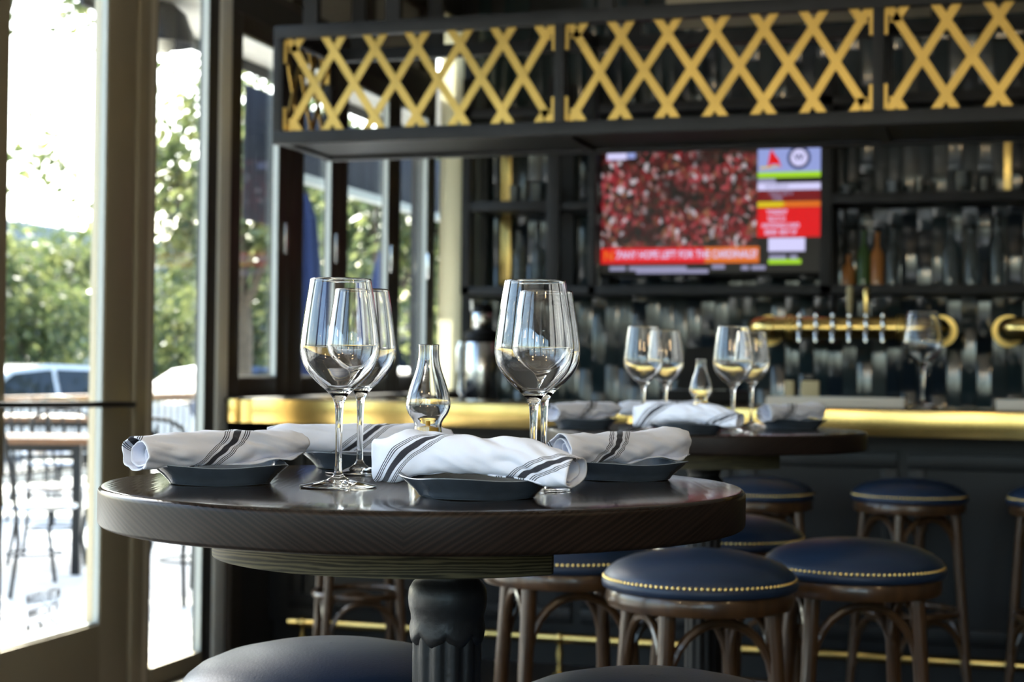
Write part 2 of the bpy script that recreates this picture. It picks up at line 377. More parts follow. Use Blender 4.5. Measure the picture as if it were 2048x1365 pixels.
# transom lights above the header
for a, b in ((5.93, 6.72), (6.72, 7.52), (7.52, 8.40)):
    o = pane_window(UL - .09, UL - .01, a, b, 2.80, 3.25, 'bronze_frame', 'v', ft=.04); kids(o)[0].data.materials[0] = MATS['frosted']
struct(MB().box(UL - .12, UL + .16, 5.90, 8.42, 1.055, 1.075, .003).build('trim_4', 'bronze_frame', ang=30), 'dark sill under the folding bar windows')
# curtained last bay of the left wall
pane_window(UL - .10, UL - .03, 8.47, 8.90, 1.07, 3.2, 'bronze_frame', 'v', ft=.03)
cu = tag(empty('pleated_curtain', (UL, 8.685, 1.08)), 'cream pleated curtain hanging in the last window bay before the shelving', 'curtain')
m = MB(); N = 96; vs_ = []
for zz in (0, 2.14):
    for i in range(N + 1): vs_.append((.022 + .010 * sin(i / N * 2 * pi * 9), -.205 + .41 * i / N, zz))
m.add(vs_, [(i, i + 1, N + 2 + i, N + 1 + i) for i in range(N)]); m.build('curtain_fabric', 'curtain', cu)
MB().tube([(.02, -.21, 2.15), (.02, .21, 2.15)], .009, 8).build('curtain_rod', 'brass', cu)
# soffit over the back bar
struct(MB().box(-1.72, UR, 8.6, VB, 3.14, ZT).build('trim_6', 'soffit_mat', smooth=False), 'beige boxed soffit above the back bar')
# back wall with its stacked dark tiles
wb = struct(MB().box(UL - .12, UR, VB, VB + .1, 0, ZT).build('wall_back', 'grout', smooth=False))
rnd = random.Random(5)
tile_me = {k: MB().box(-.0375, .0375, -.010, .004, -.2375, .2375, .003).mesh('tile', k, True, 30) for k in ('tile_a', 'tile_b', 'tile_c', 'tile_d')}
tz = .72
for c in range(39):
    sh_ = rnd.uniform(0, .4)
    for r in range(6):
        zc = tz + sh_ + r * .48
        if zc - .24 > 3.2: continue
        o = bpy.data.objects.new('tile', tile_me[rnd.choices(['tile_a', 'tile_b', 'tile_c', 'tile_d'], [4, 3, 3, 1])[0]]); COL.objects.link(o); o.parent = wb
        o.location = (-2.86 + c * .0785, VB - .004, zc); o.rotation_euler = (rnd.uniform(-.006, .006), 0, rnd.uniform(-.035, .035))
m = MB()
for c in range(42):
    for r in range(6): xx = -2.86 + (39 + c) * .0785; zz = tz + .2 * (c % 2) + r * .48; t_ = rnd.uniform(-.0013, .0013); z1_ = min(zz + .2375, ZT); m.add([(xx - .0375, VB - .014 - t_, zz - .2375), (xx + .0375, VB - .014 + t_, zz - .2375), (xx + .0375, VB, zz - .2375), (xx - .0375, VB, zz - .2375), (xx - .0375, VB - .014 - t_, z1_), (xx + .0375, VB - .014 + t_, z1_), (xx + .0375, VB, z1_), (xx - .0375, VB, z1_)], [(0, 3, 2, 1), (4, 5, 6, 7), (0, 1, 5, 4), (1, 2, 6, 5), (2, 3, 7, 6), (3, 0, 4, 7)])
tag(m.build('tile_field', 'tile_a', wb, smooth=False), kind='stuff')

# ================================================================== BAR
bar = tag(empty('bar_counter', (0, 6.28, 0)), 'long bar counter with a polished brass edge band and dark panelled front', 'bar counter')
BV = 6.28
MB().box(UL + .04, 3.2, 0, .40, .12, .975).build('body', 'bar_panel', bar, smooth=False)
MB().box(UL + .04, 3.2, .05, .40, 0, .12).build('plinth', 'black_metal', bar, smooth=False)
for i in range(9):
    x0 = -2.86 + i * .64; p = MB()
    p.box(x0, x0 + .60, -.02, 0, .84, .90, .004).box(x0, x0 + .60, -.02, 0, .18, .24, .004).box(x0, x0 + .06, -.02, 0, .24, .84, .004).box(x0 + .54, x0 + .60, -.02, 0, .24, .84, .004)
    p.build('panel_frame', 'bar_panel', bar, ang=30)
MB().box(UL + .05, 3.2, 5.85 - BV, 6.74 - BV, 1.055, 1.07, .003).build('countertop', 'brass_top', bar, ang=30)
MB().box(UL + .165, -1.30, 5.836 - BV, 5.85 - BV, .978, 1.072, .003).build('brass_band', 'brass_sheet', bar, ang=30)
MB().box(-1.297, .62, 5.836 - BV, 5.85 - BV, .978, 1.072, .003).build('brass_band', 'brass_sheet', bar, ang=30)
MB().box(.623, 3.2, 5.836 - BV, 5.85 - BV, .978, 1.072, .003).build('brass_band', 'brass_sheet', bar, ang=30)
MB().box(UL + .05, UL + .105, 5.836 - BV, 5.85 - BV, .978, 1.072, .003).build('brass_band', 'brass_sheet', bar, ang=30)
MB().box(UL + .105, UL + .165, 5.845 - BV, 5.86 - BV, .978, 1.068, .002).build('corner_plate', 'brass_satin', bar, ang=30)
MB().box(UL + .05, 3.2, 5.86 - BV, 6.70 - BV, .985, 1.05).build('subtop', 'bar_panel', bar, smooth=False)
MB().box(UL + .05, 3.2, 5.852 - BV, 5.868 - BV, 1.070, 1.077, .001).build('nosing_dark_line', 'black_metal', bar, smooth=False)  # black strip drawn in for the dark reflection along the counter nosing
# foot rail
fr = tag(empty('foot_rail', (0, 6.10, 0)), 'brass foot rail running along the floor in front of the bar', 'foot rail')
MB().tube([(-2.78, 0, .148), (3.1, 0, .148)], .019, 14).build('rail', 'brass', fr)
for x in (-2.72, -1.62, -.34, .9, 2.2):
    b = MB().lathe([(.001, 0), (.03, 0), (.03, .008), (.012, .016), (.010, .05), (.016, .085), (.008, .12), (.012, .13), (.001, .132)], 14, (x, 0, 0))
    b.lathe([(.001, -.026), (.014, -.022), (.024, -.010), (.027, 0), (.024, .010), (.014, .022), (.001, .026)], 14, (x, 0, .148))
    b.build('rail_bracket', 'brass', fr)

# overhead rack with brass lattice
rk = tag(empty('overhead_rack', (0, 5.84, 2.10)), 'black steel rack with brass diamond lattice hanging over the bar', 'rack')
RX0, RX1, RD = -2.765, 1.95, .55
posts = [-2.745, -1.577, -.393, .79, 1.93]
for nm, (y0, y1) in (('front', (0, .05)), ('back', (RD - .05, RD))):
    MB().box(RX0, RX1, y0, y1, -.005, .048, .003).build('bottom_rail', 'rack_metal', rk, ang=30)
    MB().box(RX0, RX1, y0, y1, .42, .472, .003).build('top_rail', 'rack_metal', rk, ang=30)
    for p in posts: MB().box(p - .02, p + .02, y0, y1, .048, .42, .002).build('post', 'rack_metal', rk, ang=30)
for p in posts:
    MB().box(p - .02, p + .02, .05, RD - .05, 0, .045).build('cross_rail', 'rack_metal', rk, smooth=False)
    MB().box(p - .02, p + .02, .05, RD - .05, .425, .470).build('cross_rail', 'rack_metal', rk, smooth=False)
MB().box(RX0 + .04, RX1 - .04, .05, RD - .05, .012, .03).build('shelf', 'rack_metal', rk, smooth=False)
for p in (-2.61, -2.26, -1.4, -.2, 1.0):
    for yy in (.005, RD - .045): MB().box(p - .03, p + .03, yy, yy + .04, .472, ZT - 2.10).build('hanger', 'rack_metal', rk, smooth=False)
def strip(x0, z0, x1, z1, yc, wdt=.030, t=.005, plane='u', name='lattice_strip', m='brass_lattice'):
    # flat bar from (x0,z0) to (x1,z1), both ends cut level
    dx, dz = x1 - x0, z1 - z0; L = math.hypot(dx, dz); h = wdt / 2 * L / abs(dz)
    P = [(x0 - h, z0), (x0 + h, z0), (x1 + h, z1), (x1 - h, z1)]
    b = MB()
    if plane == 'u': b.prism(P, 'y', yc - t / 2, yc + t / 2)
    else: b.prism(P, 'x', yc - t / 2, yc + t / 2)
    return b.build(name, m, rk, smooth=False)
ZB_, ZT_ = .048, .42; cz0, cz1 = .098, .366
def lattice(xa, xb, n, yc, plane='u', m='brass_lattice', mg=.034):
    c = [xa + mg + (xb - xa - 2 * mg) * i / n for i in range(n + 1)]; st = c[1] - c[0]; k = st / (cz1 - cz0); e0 = (cz0 - ZB_) * k; e1 = (ZT_ - cz1) * k
    for i in range(n):
        strip(c[i] - e1 if i else max(c[i] - e1, xa + .016), ZT_, c[i + 1] + e0 if i < n - 1 else min(c[i + 1] + e0, xb - .016), ZB_, yc, plane=plane, m=m)
        strip(c[i] - e0 if i else max(c[i] - e0, xa + .016), ZB_, c[i + 1] + e1 if i < n - 1 else min(c[i + 1] + e1, xb - .016), ZT_, yc + .005, plane=plane, m=m)
    # short tails of the outermost strips
    for xx, sgn in ((c[0], 1), (c[-1], -1)):
        strip(xx, cz1, xx + sgn * e1, ZT_, yc, plane=plane, m=m); strip(xx, cz0, xx + sgn * e0, ZB_, yc, plane=plane, m=m)
        for zz in (cz0, cz1):
            b = MB()
            xe = xa if sgn > 0 else xb
            q = (xe, xe + sgn * .012, zz - .045, zz + .045); x_a, x_b = min(q[0], q[1]), max(q[0], q[1])
            if plane == 'u': b.box(x_a, x_b, yc - .012, yc + .012, q[2], q[3])
            else: b.box(yc - .012, yc + .012, x_a, x_b, q[2], q[3])
            b.build('lattice_tab', m, rk, smooth=False)
for i in range(3): lattice(posts[i] + .02, posts[i + 1] - .02, 6, .022)
lattice(posts[3] + .02, posts[4] - .02, 6, .022)
lattice(.05, RD - .05, 3, posts[0], plane='v')

# ================================================================== BACK BAR
bb = tag(empty('back_bar_cabinet', (0, 8.25, 0)), 'low black back bar cabinet under the tiled wall', 'cabinet')
MB().box(-2.94, 1.9, 0, .64, .1, .91).build('body', 'bar_panel', bb, smooth=False)
MB().box(-2.96, 1.9, -.03, .64, .91, .95, .004).build('worktop', 'wall_dark', bb, ang=30)
for i in range(7): MB().box(-2.9 + i * .68, -2.9 + i * .68 + .64, -.02, 0, .14, .88, .004).build('cabinet_door', 'bar_panel', bb, ang=30)
sh = tag(empty('wall_shelving', (0, 8.53, 1.62)), 'black steel wall shelving around the television', 'shelving')
VD = .36
for a, b in ((-2.865, -2.815), (-2.37, -2.295), (-2.13, -2.085), (-.868, -.806), (.66, .72)):
    MB().box(a, b, 0, .045, -.0, 1.22, .002).build('upright', 'rack_metal', sh, ang=30)
    MB().box(a, b, VD - .04, VD - .012, 0, 1.22).build('upright', 'rack_metal', sh, smooth=False)
MB().box(-2.865, 1.6, 0, VD - .012, -.002, .047, .003).build('shelf', 'rack_metal', sh, ang=30)
MB().box(-2.815, -2.37, .003, VD - .012, .473, .525, .003).build('shelf', 'rack_metal', sh, ang=30)
MB().box(-2.295, -2.13, .02, VD - .012, .473, .515, .003).build('shelf', 'rack_metal', sh, ang=30)
MB().box(-.806, .66, .003, VD - .012, .478, .530, .003).build('shelf', 'rack_metal', sh, ang=30)
MB().box(-2.865, 1.6, 0, VD - .012, 1.00, 1.05, .003).build('shelf', 'rack_metal', sh, ang=30)
MB().box(-2.735, -2.672, VD - .03, VD - .012, .047, .473, .002).box(-2.735, -2.672, VD - .03, VD - .012, .525, 1.0, .002).build('brass_strip', 'brass', sh, ang=30)
MB().box(.06, .10, VD - .03, VD - .012, .53, 1.0, .002).build('brass_strip', 'brass', sh, ang=30)

# television
def emit_mat(name, c, s=1.):
    return mat(name, (0, 0, 0), .5, emit=c, es=s * .33)
tv = tag(empty('television', (-1.476, 8.62, 2.085)), 'wall television showing a red sports crowd with score banners', 'television')
TW, THh = .60, .345
MB().box(-TW - .012, TW + .012, 0, .045, -THh - .02, THh + .012, .004).build('bezel', 'plastic_black', tv, ang=30)
MB().box(-.25, .25, .045, .27, -.15, .15).build('wall_mount', 'black_metal', tv, smooth=False)
cm = bpy.data.materials.new('crowd_screen'); cm.use_nodes = True; n = cm.node_tree.nodes; l = cm.node_tree.links; b = n['Principled BSDF']
b.inputs['Base Color'].default_value = (0, 0, 0, 1); b.inputs['Roughness'].default_value = .3
tc = n.new('ShaderNodeTexCoord'); vo = n.new('ShaderNodeTexVoronoi'); vo.inputs['Scale'].default_value = 52; vo.inputs['Randomness'].default_value = 1
mp = n.new('ShaderNodeMapping'); mp.inputs['Scale'].default_value = (1, 1, .75); l.new(tc.outputs['Object'], mp.inputs[0]); l.new(mp.outputs[0], vo.inputs['Vector'])
sp = n.new('ShaderNodeSeparateColor'); l.new(vo.outputs['Color'], sp.inputs[0])
rp = n.new('ShaderNodeValToRGB'); rp.color_ramp.interpolation = 'CONSTANT'
els = [(0, (.01, .006, .004)), (.22, (.10, .008, .010)), (.42, (.33, .012, .022)), (.60, (.50, .07, .09)), (.72, (.34, .12, .06)), (.80, (.04, .03, .02)), (.88, (.55, .30, .30)), (.95, (.75, .66, .72))]
while len(rp.color_ramp.elements) < len(els): rp.color_ramp.elements.new(.5)
for e, (p, c) in zip(rp.color_ramp.elements, els): e.position = p; e.color = (*c, 1)
l.new(sp.outputs[0], rp.inputs[0])
ns = n.new('ShaderNodeTexNoise'); ns.inputs['Scale'].default_value = 5; l.new(tc.outputs['Object'], ns.inputs['Vector'])
r2 = n.new('ShaderNodeValToRGB'); r2.color_ramp.elements[0].position = .38; r2.color_ramp.elements[0].color = (.12, .10, .10, 1); r2.color_ramp.elements[1].position = .56
l.new(ns.outputs['Fac'], r2.inputs[0])
mx = n.new('ShaderNodeMix'); mx.data_type = 'RGBA'; mx.blend_type = 'MULTIPLY'; mx.inputs[0].default_value = 1; l.new(rp.outputs[0], mx.inputs[6]); l.new(r2.outputs[0], mx.inputs[7])
l.new(mx.outputs[2], b.inputs['Emission Color']); b.inputs['Emission Strength'].default_value = .22; MATS['crowd'] = cm
RED, ORG, WHT, NVY, GRN, YEL, DKR = [emit_mat(*a) for a in (('scr_red', (.75, .006, .01), .9), ('scr_orange', (.75, .16, .01), .9), ('scr_white', (.62, .60, .9), 1.), ('scr_navy', (.02, .03, .10), .8), ('scr_lime', (.38, .72, .02), .9), ('scr_yellow', (.72, .55, .01), .9), ('scr_dark_red', (.20, .006, .01), .8))]
SKYB = emit_mat('scr_sky', (.30, .36, .72), .9); DK = emit_mat('scr_dark', (.012, .011, .009), 1.); GREY = emit_mat('scr_grey', (.34, .33, .52), .8)
def scr(x0, x1, z0, z1, lvl, m, name='screen_panel'): return MB().box(x0, x1, -.0015 * lvl - .001, 0, z0, z1).build(name, m, tv, smooth=False)
scr(-TW, TW, -THh, THh, 0, DK, 'screen')
scr(-TW, .262, -.205, THh, 1, 'crowd', 'crowd_picture')
scr(-TW, -.02, -.292, -.205, 2, RED, 'banner'); scr(-.02, .275, -.292, -.205, 2, ORG, 'banner')
text_mesh('banner_text', 'ANY HOPE LEFT FOR THE CARDINALS?', .058, WHT, tv, (-.11, -.0055, -.246), (RAD(90), 0, 0), .74, True)
text_mesh('banner_text', 'N', .075, ORG, tv, (-.555, -.0055, -.250), (RAD(90), 0, 0), 1, True)
text_mesh('banner_text', '7', .06, WHT, tv, (-.50, -.0055, -.248), (RAD(90), 0, 0), 1, True)
scr(.265, TW, .175, THh, 2, SKYB, 'score_header'); scr(.265, TW, .165, .195, 3, GRN, 'score_grass')
scr(.265, TW, .098, .135, 2, WHT, 'score_row'); scr(.265, .36, .135, .160, 2, GREY, 'score_row')
scr(.265, TW, .040, .095, 2, DKR, 'score_row'); scr(.265, .40, .006, .036, 2, YEL, 'score_row'); scr(.40, TW, .006, .036, 2, ORG, 'score_row'); scr(.265, TW, -.155, .003, 2, RED, 'score_row')
for i, (tx, zz, sz) in enumerate((('SATURDAY', .116, .034), ('TODAY ON TV', .078, .026), ('TEAMS', .054, .026), ('GAME TIME', .021, .024), ('TONIGHT', -.022, .034), ('NLCS G1', -.058, .034), ('NATIONALS LEAD', -.094, .034), ('SERIES  BEST OF', -.130, .034))):
    text_mesh('score_text', tx, sz, [GREY, GREY, GREY, YEL, WHT, WHT, WHT, WHT][i], tv, (.37 if len(tx) < 11 else .39, -.006, zz), (RAD(90), 0, 0), .72, True)
# badge shapes in the header: a red bird on a bat, a ringed letter
MB().prism([(.315, .215), (.330, .300), (.343, .318), (.352, .295), (.378, .262), (.392, .215), (.372, .236), (.340, .238)], 'y', -.007, -.005).build('bird_badge', RED, tv, smooth=False)
MB().prism([(.278, .212), (.380, .222), (.380, .228), (.278, .224)], 'y', -.008, -.006).build('bat_badge', YEL, tv, smooth=False)
def disc(x, z, r, y0, y1, nm, m): return MB().tube([(x, y0, z), (x, y1, z)], r, 28).build(nm, m, tv)
disc(.485, .270, .062, -.006, -.004, 'ring_badge', NVY); disc(.485, .270, .046, -.0075, -.0055, 'badge_centre', WHT)
text_mesh('badge_letter', 'W', .05, NVY, tv, (.485, -.0085, .270), (RAD(90), 0, 0), 1, True)
scr(-.57, -.46, .285, .33, 3, WHT, 'channel_box'); scr(-.455, -.41, .290, .328, 3, SKYB, 'channel_box')
scr(.325, .52, -.232, -.160, 2, WHT, 'score_row'); scr(.325, .50, -.300, -.275, 2, GRN, 'score_row')
for (a, b_, zz) in ((-.55, -.46, -.318), (-.44, -.12, -.318), (-.40, .0, -.335), (.02, .09, -.312), (.18, .22, -.318), (.235, .31, -.318), (.33, .42, -.262), (.44, .48, -.262)): scr(a, b_, zz - .012, zz + .010, 2, GREY, 'ticker_item')

# beer tap tower
def tap_tower(x0, x1, label, ntap):
    t = tag(empty('tap_tower', ((x0 + x1) / 2, 8.32, 1.434)), label, 'tap tower', 'brass tap towers on the tiled wall'); hw = (x1 - x0) / 2; R_ = .058
    for sg in (-1, 1):                                  # fat elbows turning back into the wall
        P = [(sg * (hw - R_), VB - .02 - 8.32, 0), (sg * (hw - R_), .10, 0)] + [(sg * (hw - R_ - .10 + .10 * cos(a)), .10 - .10 * sin(a), 0) for a in [pi / 2 * i / 8 for i in range(1, 9)]]
        MB().tube(P, R_, 24).build('elbow', 'brass', t)
        MB().tube([(sg * (hw - R_), VB - .05 - 8.32, 0), (sg * (hw - R_), VB - .016 - 8.32, 0)], .085, 24).build('flange', 'brass_satin', t)
        xx = sg * (hw - .24); MB().tube([(xx - .016, 0, 0), (xx + .016, 0, 0)], R_ + .008, 24).build('collar', 'brass_satin', t)
    MB().tube([(-hw + R_ + .10, 0, 0), (hw - R_ - .10, 0, 0)], R_, 28).build('pipe', 'brass', t)
    for i in range(ntap):
        xx = -hw + .30 + i * .083
        f = MB().tube([(xx, -.05, .0), (xx, -.10, .0), (xx, -.125, -.03), (xx, -.127, -.075)], [.013, .012, .011, .008], 10).lathe([(.001, -.01), (.010, -.01), (.012, .02), (.007, .03), (.013, .045), (.009, .06), (.001, .064)], 10, (xx, -.10, .01))
        f.build('faucet', 'chrome', t)
    return t
TT = tap_tower(-1.235, -.20, 'long brass beer tap pipe with chrome taps on the tiled wall', 6)
# tall tap handles
for k, m_, hh in ((2, 'plastic_black', .10), (3, 'cream_box', .14), (4, 'brass', .13)):
    MB().lathe([(.001, 0), (.010, 0), (.014, .03), (.018, hh - .02), (.012, hh), (.001, hh)], 12, (-.5175 + .30 + k * .083, -.10, .07)).build('tap_handle', m_, TT)
tap_tower(.03, 1.1, 'brass beer tap pipe cut off by the right edge of the picture', 6)

# drinks dispenser, point-of-sale screen, small boxes, tray, goblet
ur = tag(empty('drinks_dispenser', (-2.68, 8.36, .95)), 'tall steel drinks dispenser with black lid bands at the end of the back bar', 'dispenser')
MB().lathe([(.001, 0), (.105, 0), (.105, .04), (.098, .05), (.001, .05)], 28).build('base', 'plastic_black', ur)
MB().lathe([(.09, .05), (.094, .06), (.094, .20), (.088, .205), (.088, .225), (.094, .23), (.094, .40), (.09, .405)], 28).build('body', 'steel', ur)
MB().lathe([(.001, .40), (.098, .40), (.106, .42), (.098, .45), (.062, .475), (.001, .475)], 28).build('lid_band', 'plastic_black', ur)
MB().lathe([(.055, .475), (.058, .48), (.058, .56), (.055, .565)], 24).build('neck', 'steel', ur)
MB().lathe([(.001, .56), (.06, .56), (.06, .59), (.04, .61), (.001, .615)], 24).build('cap', 'plastic_black', ur)
MB().tube([(-.11, -.02, .10), (-.125, -.02, .12), (-.128, -.02, .36), (-.112, -.02, .40)], .014, 10).build('side_handle', 'chrome', ur)
MB().tube([(-.045, -.03, .57), (-.05, -.035, .63)], [.012, .009], 10).build('knob', 'chrome', ur)

ps = tag(empty('point_of_sale_screen', (-1.16, 6.60, 1.07), RAD(8)), 'black point-of-sale screen standing on the bar seen from behind', 'screen')
MB().prism([(-.10, .06), (-.06, .23), (.10, .24), (.15, .06)], 'y', -.018, .018).build('screen_back', 'plastic_black', ps, smooth=False)
MB().box(-.17, .20, -.06, .07, 0, .055, .008).build('base', 'plastic_black', ps)
MB().box(-.02, .05, -.012, .03, .05, .12, .004).build('stand', 'plastic_black', ps)
for i, (xx, ww, lb) in enumerate(((-.80, .036, 'narrow cream box standing on the bar behind the white tray'), (-.715, .072, 'wider cream box standing on the bar behind the white tray'))):
    o = tag(empty('napkin_caddy', (xx, 6.69, 1.07)), lb, 'box')
    MB().box(-ww / 2, ww / 2, -.03, .03, 0, .10, .003).build('box_body', 'cream_box', o); MB().box(-ww / 2 + .005, ww / 2 - .005, -.022, .022, .1, .108).build('box_lid', 'plastic_black', o, smooth=False)
def tray(x0, x1, lb):
    o = tag(empty('bar_tray', ((x0 + x1) / 2, 6.55, 1.07)), lb, 'tray'); h = (x1 - x0) / 2
    MB().box(-h, h, -.10, .08, 0, .012, .003).build('tray_base', 'white_mat', o)
    MB().box(-h, h, -.10, -.09, .012, .036, .002).box(-h, h, .07, .08, .012, .036, .002).box(-h, -h + .01, -.09, .07, .012, .036).box(h - .01, h, -.09, .07, .012, .036).build('tray_rim', 'white_mat', o)
tray(-.865, -.325, 'long pale tray lying on the brass bar top'); tray(.02, .56, 'pale tray on the bar top cut off by the right edge')

# glasses and bottles on the wall shelves
def bottle(loc, kind, label, h=.30, r=.037):
    o = tag(empty('bottle', loc), label, 'bottle', 'bottles on the wall shelving')
    MB().lathe([(.001, 0), (r, 0), (r, .55 * h), (r * .8, .64 * h), (r * .36, .74 * h), (r * .33, .95 * h), (r * .4, .96 * h), (r * .4, h), (.001, h)], 18).build('bottle_body', kind, o)
    MB().lathe([(.001, h), (r * .42, h), (r * .42, h * 1.07), (.001, h * 1.07)], 14).build('cap', 'plastic_black', o)
for x_, k_, l_, h_ in ((-.735, 'bottle_amber', 'short amber bottle at the left end of the shelf right of the television', .17), (-.655, 'bottle_green', 'dark green bottle on the shelf right of the television', .30),
                       (-.585, 'bottle_amber', 'slim copper bottle on the shelf right of the television', .29), (-.505, 'bottle_clear', 'clear bottle beside the copper bottle on the shelf', .31),
                       (-.21, 'bottle_clear', 'tall pale bottle on the right part of the shelf', .34),
                       (-.10, 'bottle_clear', 'pale bottle second from the right on the shelf', .30), (.03, 'bottle_clear', 'tall pale bottle nearest the right edge of the shelf', .36),
                       (-2.62 + .04, 'bottle_clear', 'clear bottle beside the brass strip on the left shelf', .32), (-2.47, 'bottle_clear', 'broad clear bottle on the left shelf', .34)):
    bottle((x_, 8.72, 1.667), k_, l_, h_)
def tumbler(loc, label, r=.04, h=.07):
    o = tag(empty('tumbler', loc), label, 'glass', 'tumblers on the upper shelf')
    MB().lathe([(.001, 0), (r * .85, 0), (r, h), (r * .94, h), (r * .8, .012), (.001, .012)], 20).build('tumbler_body', 'bottle_clear', o)
for x_, r_, h_, l_ in ((-.735, .048, .06, 'low glass bowl at the left end of the upper right shelf'), (-.50, .052, .08, 'glass bowl in the middle of the upper right shelf'), (-.365, .030, .10, 'slim glass on the upper right shelf'), (-.145, .05, .12, 'large round tumbler on the upper right shelf'), (-.035, .03, .09, 'small tumbler right of the round one on the upper shelf'),
                       (-2.60, .035, .10, 'tumbler behind the brass strip on the upper left shelf'), (-2.46, .045, .11, 'wide tumbler on the upper left shelf')):
    tumbler((x_, 8.70, 2.15), l_, r_, h_)

# ================================================================== TABLES
TZ = 1.067
def dining_table(name, loc, label, col_off, rz):
    t = tag(empty(name, (loc[0], loc[1], 0), rz), label, 'table', 'round pub tables')
    R_, th = .38, .044; pr = [(.001, TZ)]
    for r in (.1, .2, .3): pr.append((r, TZ))
    for i in range(7): a = pi / 2 * i / 6; pr.append((R_ - .007 + .007 * sin(a), TZ - .007 + .007 * cos(a)))
    for i in range(5): a = pi / 2 * i / 4; pr.append((R_ - .005 + .005 * cos(a), TZ - th + .005 - .005 * sin(a)))
    pr += [(.2, TZ - th), (.001, TZ - th)]
    tt = MB().lathe(pr, 160).build('table_top', WOOD, t); tt.data.materials.append(WOOD_SIDE)
    for p in tt.data.polygons:
        if p.normal.z < .6: p.material_index = 1
    pts = []; rp = .25                                      # round plywood plate with one side sawn off
    for i in range(80):
        a = 2 * pi * i / 80; p = Vector((rp * cos(a), rp * sin(a), 0)); q = Matrix.Rotation(-rz, 3, 'Z') @ Vector((cos(TH - .03), sin(TH - .03), 0))
        dd = p.dot(q); 
        if dd > .155: p -= q * (dd - .155)
        pts.append((p.x, p.y))
    MB().prism(pts, 'z', TZ - th - .038, TZ - th).build('mounting_plate', PLY, t, ang=30)
    off = Matrix.Rotation(-rz, 3, 'Z') @ Vector((col_off[0], col_off[1], 0))
    def flute(a, z): return 1 - .085 * (abs(cos(a * 6)) ** 3)
    c = (off.x, off.y, 0)
    s_ = MB(); s_.lathe([(.042, .10), (.042, .905)], 120, c, fn=flute); s_.build('column_shaft', 'cast_iron', t, ang=50)
    def scal(a, z): return 1 + .02 * abs(cos(a * 4)) if z < .915 else 1
    cap_p = [(.040, .885), (.0445, .890), (.0455, .897), (.0435, .905), (.044, .911), (.0465, .920), (.0475, .930), (.0465, .941), (.042, .949), (.0375, .953), (.037, .958), (.0395, .963), (.043, .972), (.045, .985)]
    cp_ = MB()
    vs_ = []; nn = 96
    for r, z in cap_p:
        for i in range(nn):
            a = 2 * pi * i / nn; sc_ = abs(sin(a * 4)); zz = z - (.010 * sc_ if z < .908 else 0); vs_.append((c[0] + r * cos(a), c[1] + r * sin(a), zz))
    cp_.add(vs_, [(j * nn + i, j * nn + (i + 1) % nn, (j + 1) * nn + (i + 1) % nn, (j + 1) * nn + i) for j in range(len(cap_p) - 1) for i in range(nn)])
    cp_.build('capital', 'cast_iron', t, ang=60)
    MB().lathe([(.001, 0), (.26, 0), (.26, .014), (.20, .03), (.10, .05), (.065, .08), (.055, .11), (.001, .11)], 48, c).build('base', 'cast_iron', t)
    return t
dining_table('pub_table', (-.648, 1.805), 'dark wooden round table in the foreground on a fluted iron column', (.026, .012), TH)
dining_table('pub_table', (-.655, 3.792), 'dark wooden round table further back towards the bar', (0, 0), TH)

# ------------------------------------------------------------------ wine glass
def spline(pts, n):
    out = []; m = len(pts)
    for i in range(m - 1):
        p0 = pts[max(i - 1, 0)]; p1 = pts[i]; p2 = pts[i + 1]; p3 = pts[min(i + 2, m - 1)]
        for k in range(n):
            t = k / n; out.append(tuple(.5 * ((2 * p1[q]) + (-p0[q] + p2[q]) * t + (2 * p0[q] - 5 * p1[q] + 4 * p2[q] - p3[q]) * t * t + (-p0[q] + 3 * p1[q] - 3 * p2[q] + p3[q]) * t ** 3) for q in (0, 1)))
    out.append(pts[-1]); return out
bowl_o = spline([(.0102, .1055), (.0160, .1112), (.0240, .1180), (.0320, .1262), (.0388, .1350), (.0435, .1450), (.0456, .1560), (.0455, .1660), (.0440, .1800), (.0412, .2000), (.0378, .2220), (.0348, .2390)], 5)
def offset_profile(pr, tf):
    out = []; arc = 0; m = len(pr)
    for i, (r, z) in enumerate(pr):
        a = pr[max(i - 1, 0)]; b_ = pr[min(i + 1, m - 1)]; tx, tz_ = b_[0] - a[0], b_[1] - a[1]; L = math.hypot(tx, tz_) or 1
        t = tf(z); out.append((max(r - tz_ / L * t, 0.0006), z + tx / L * t))
    return out
def bt(z): return .00085 + (max(0, .163 - z) ** 1.15) * .085
inner = [p for p in offset_profile(bowl_o, bt) if p[1] > .1135]
inner = [(.0006, inner[0][1] - .0006), (.004, inner[0][1] - .0005)] + inner
bowl_prof = bowl_o + [(bowl_o[-1][0] - .0004, .2394)] + inner[::-1][0:]
stem_prof = spline([(.0043, .0180), (.0039, .035), (.0040, .060), (.0046, .085), (.0062, .0975), (.0102, .1055)], 5)
foot_prof = [(.0006, 0.0003), (.030, .0003), (.0435, .0004), (.0443, .0010), (.0442, .0018)] + spline([(.0436, .0022), (.034, .0040), (.022, .0062), (.012, .0090), (.0065, .0130), (.0043, .0180)], 4)
gm = {k: MB().lathe(p, 96).mesh(k, WG, True, 180) for k, p in (('bowl', bowl_prof), ('stem', stem_prof), ('foot', foot_prof))}
def fix_normals(me):                                  # open shells: make every face look away from the solid glass
    bm = bmesh.new(); bm.from_mesh(me); bm.normal_update(); bm.to_mesh(me); bm.free()
def wine_glass(loc, label, group, rz):
    o = tag(empty('wine_glass', (loc[0], loc[1], loc[2]), rz), label, 'wine glass', group)
    for k in ('foot', 'stem', 'bowl'):
        c = bpy.data.objects.new(k, gm[k]); COL.objects.link(c); c.parent = o
    return o
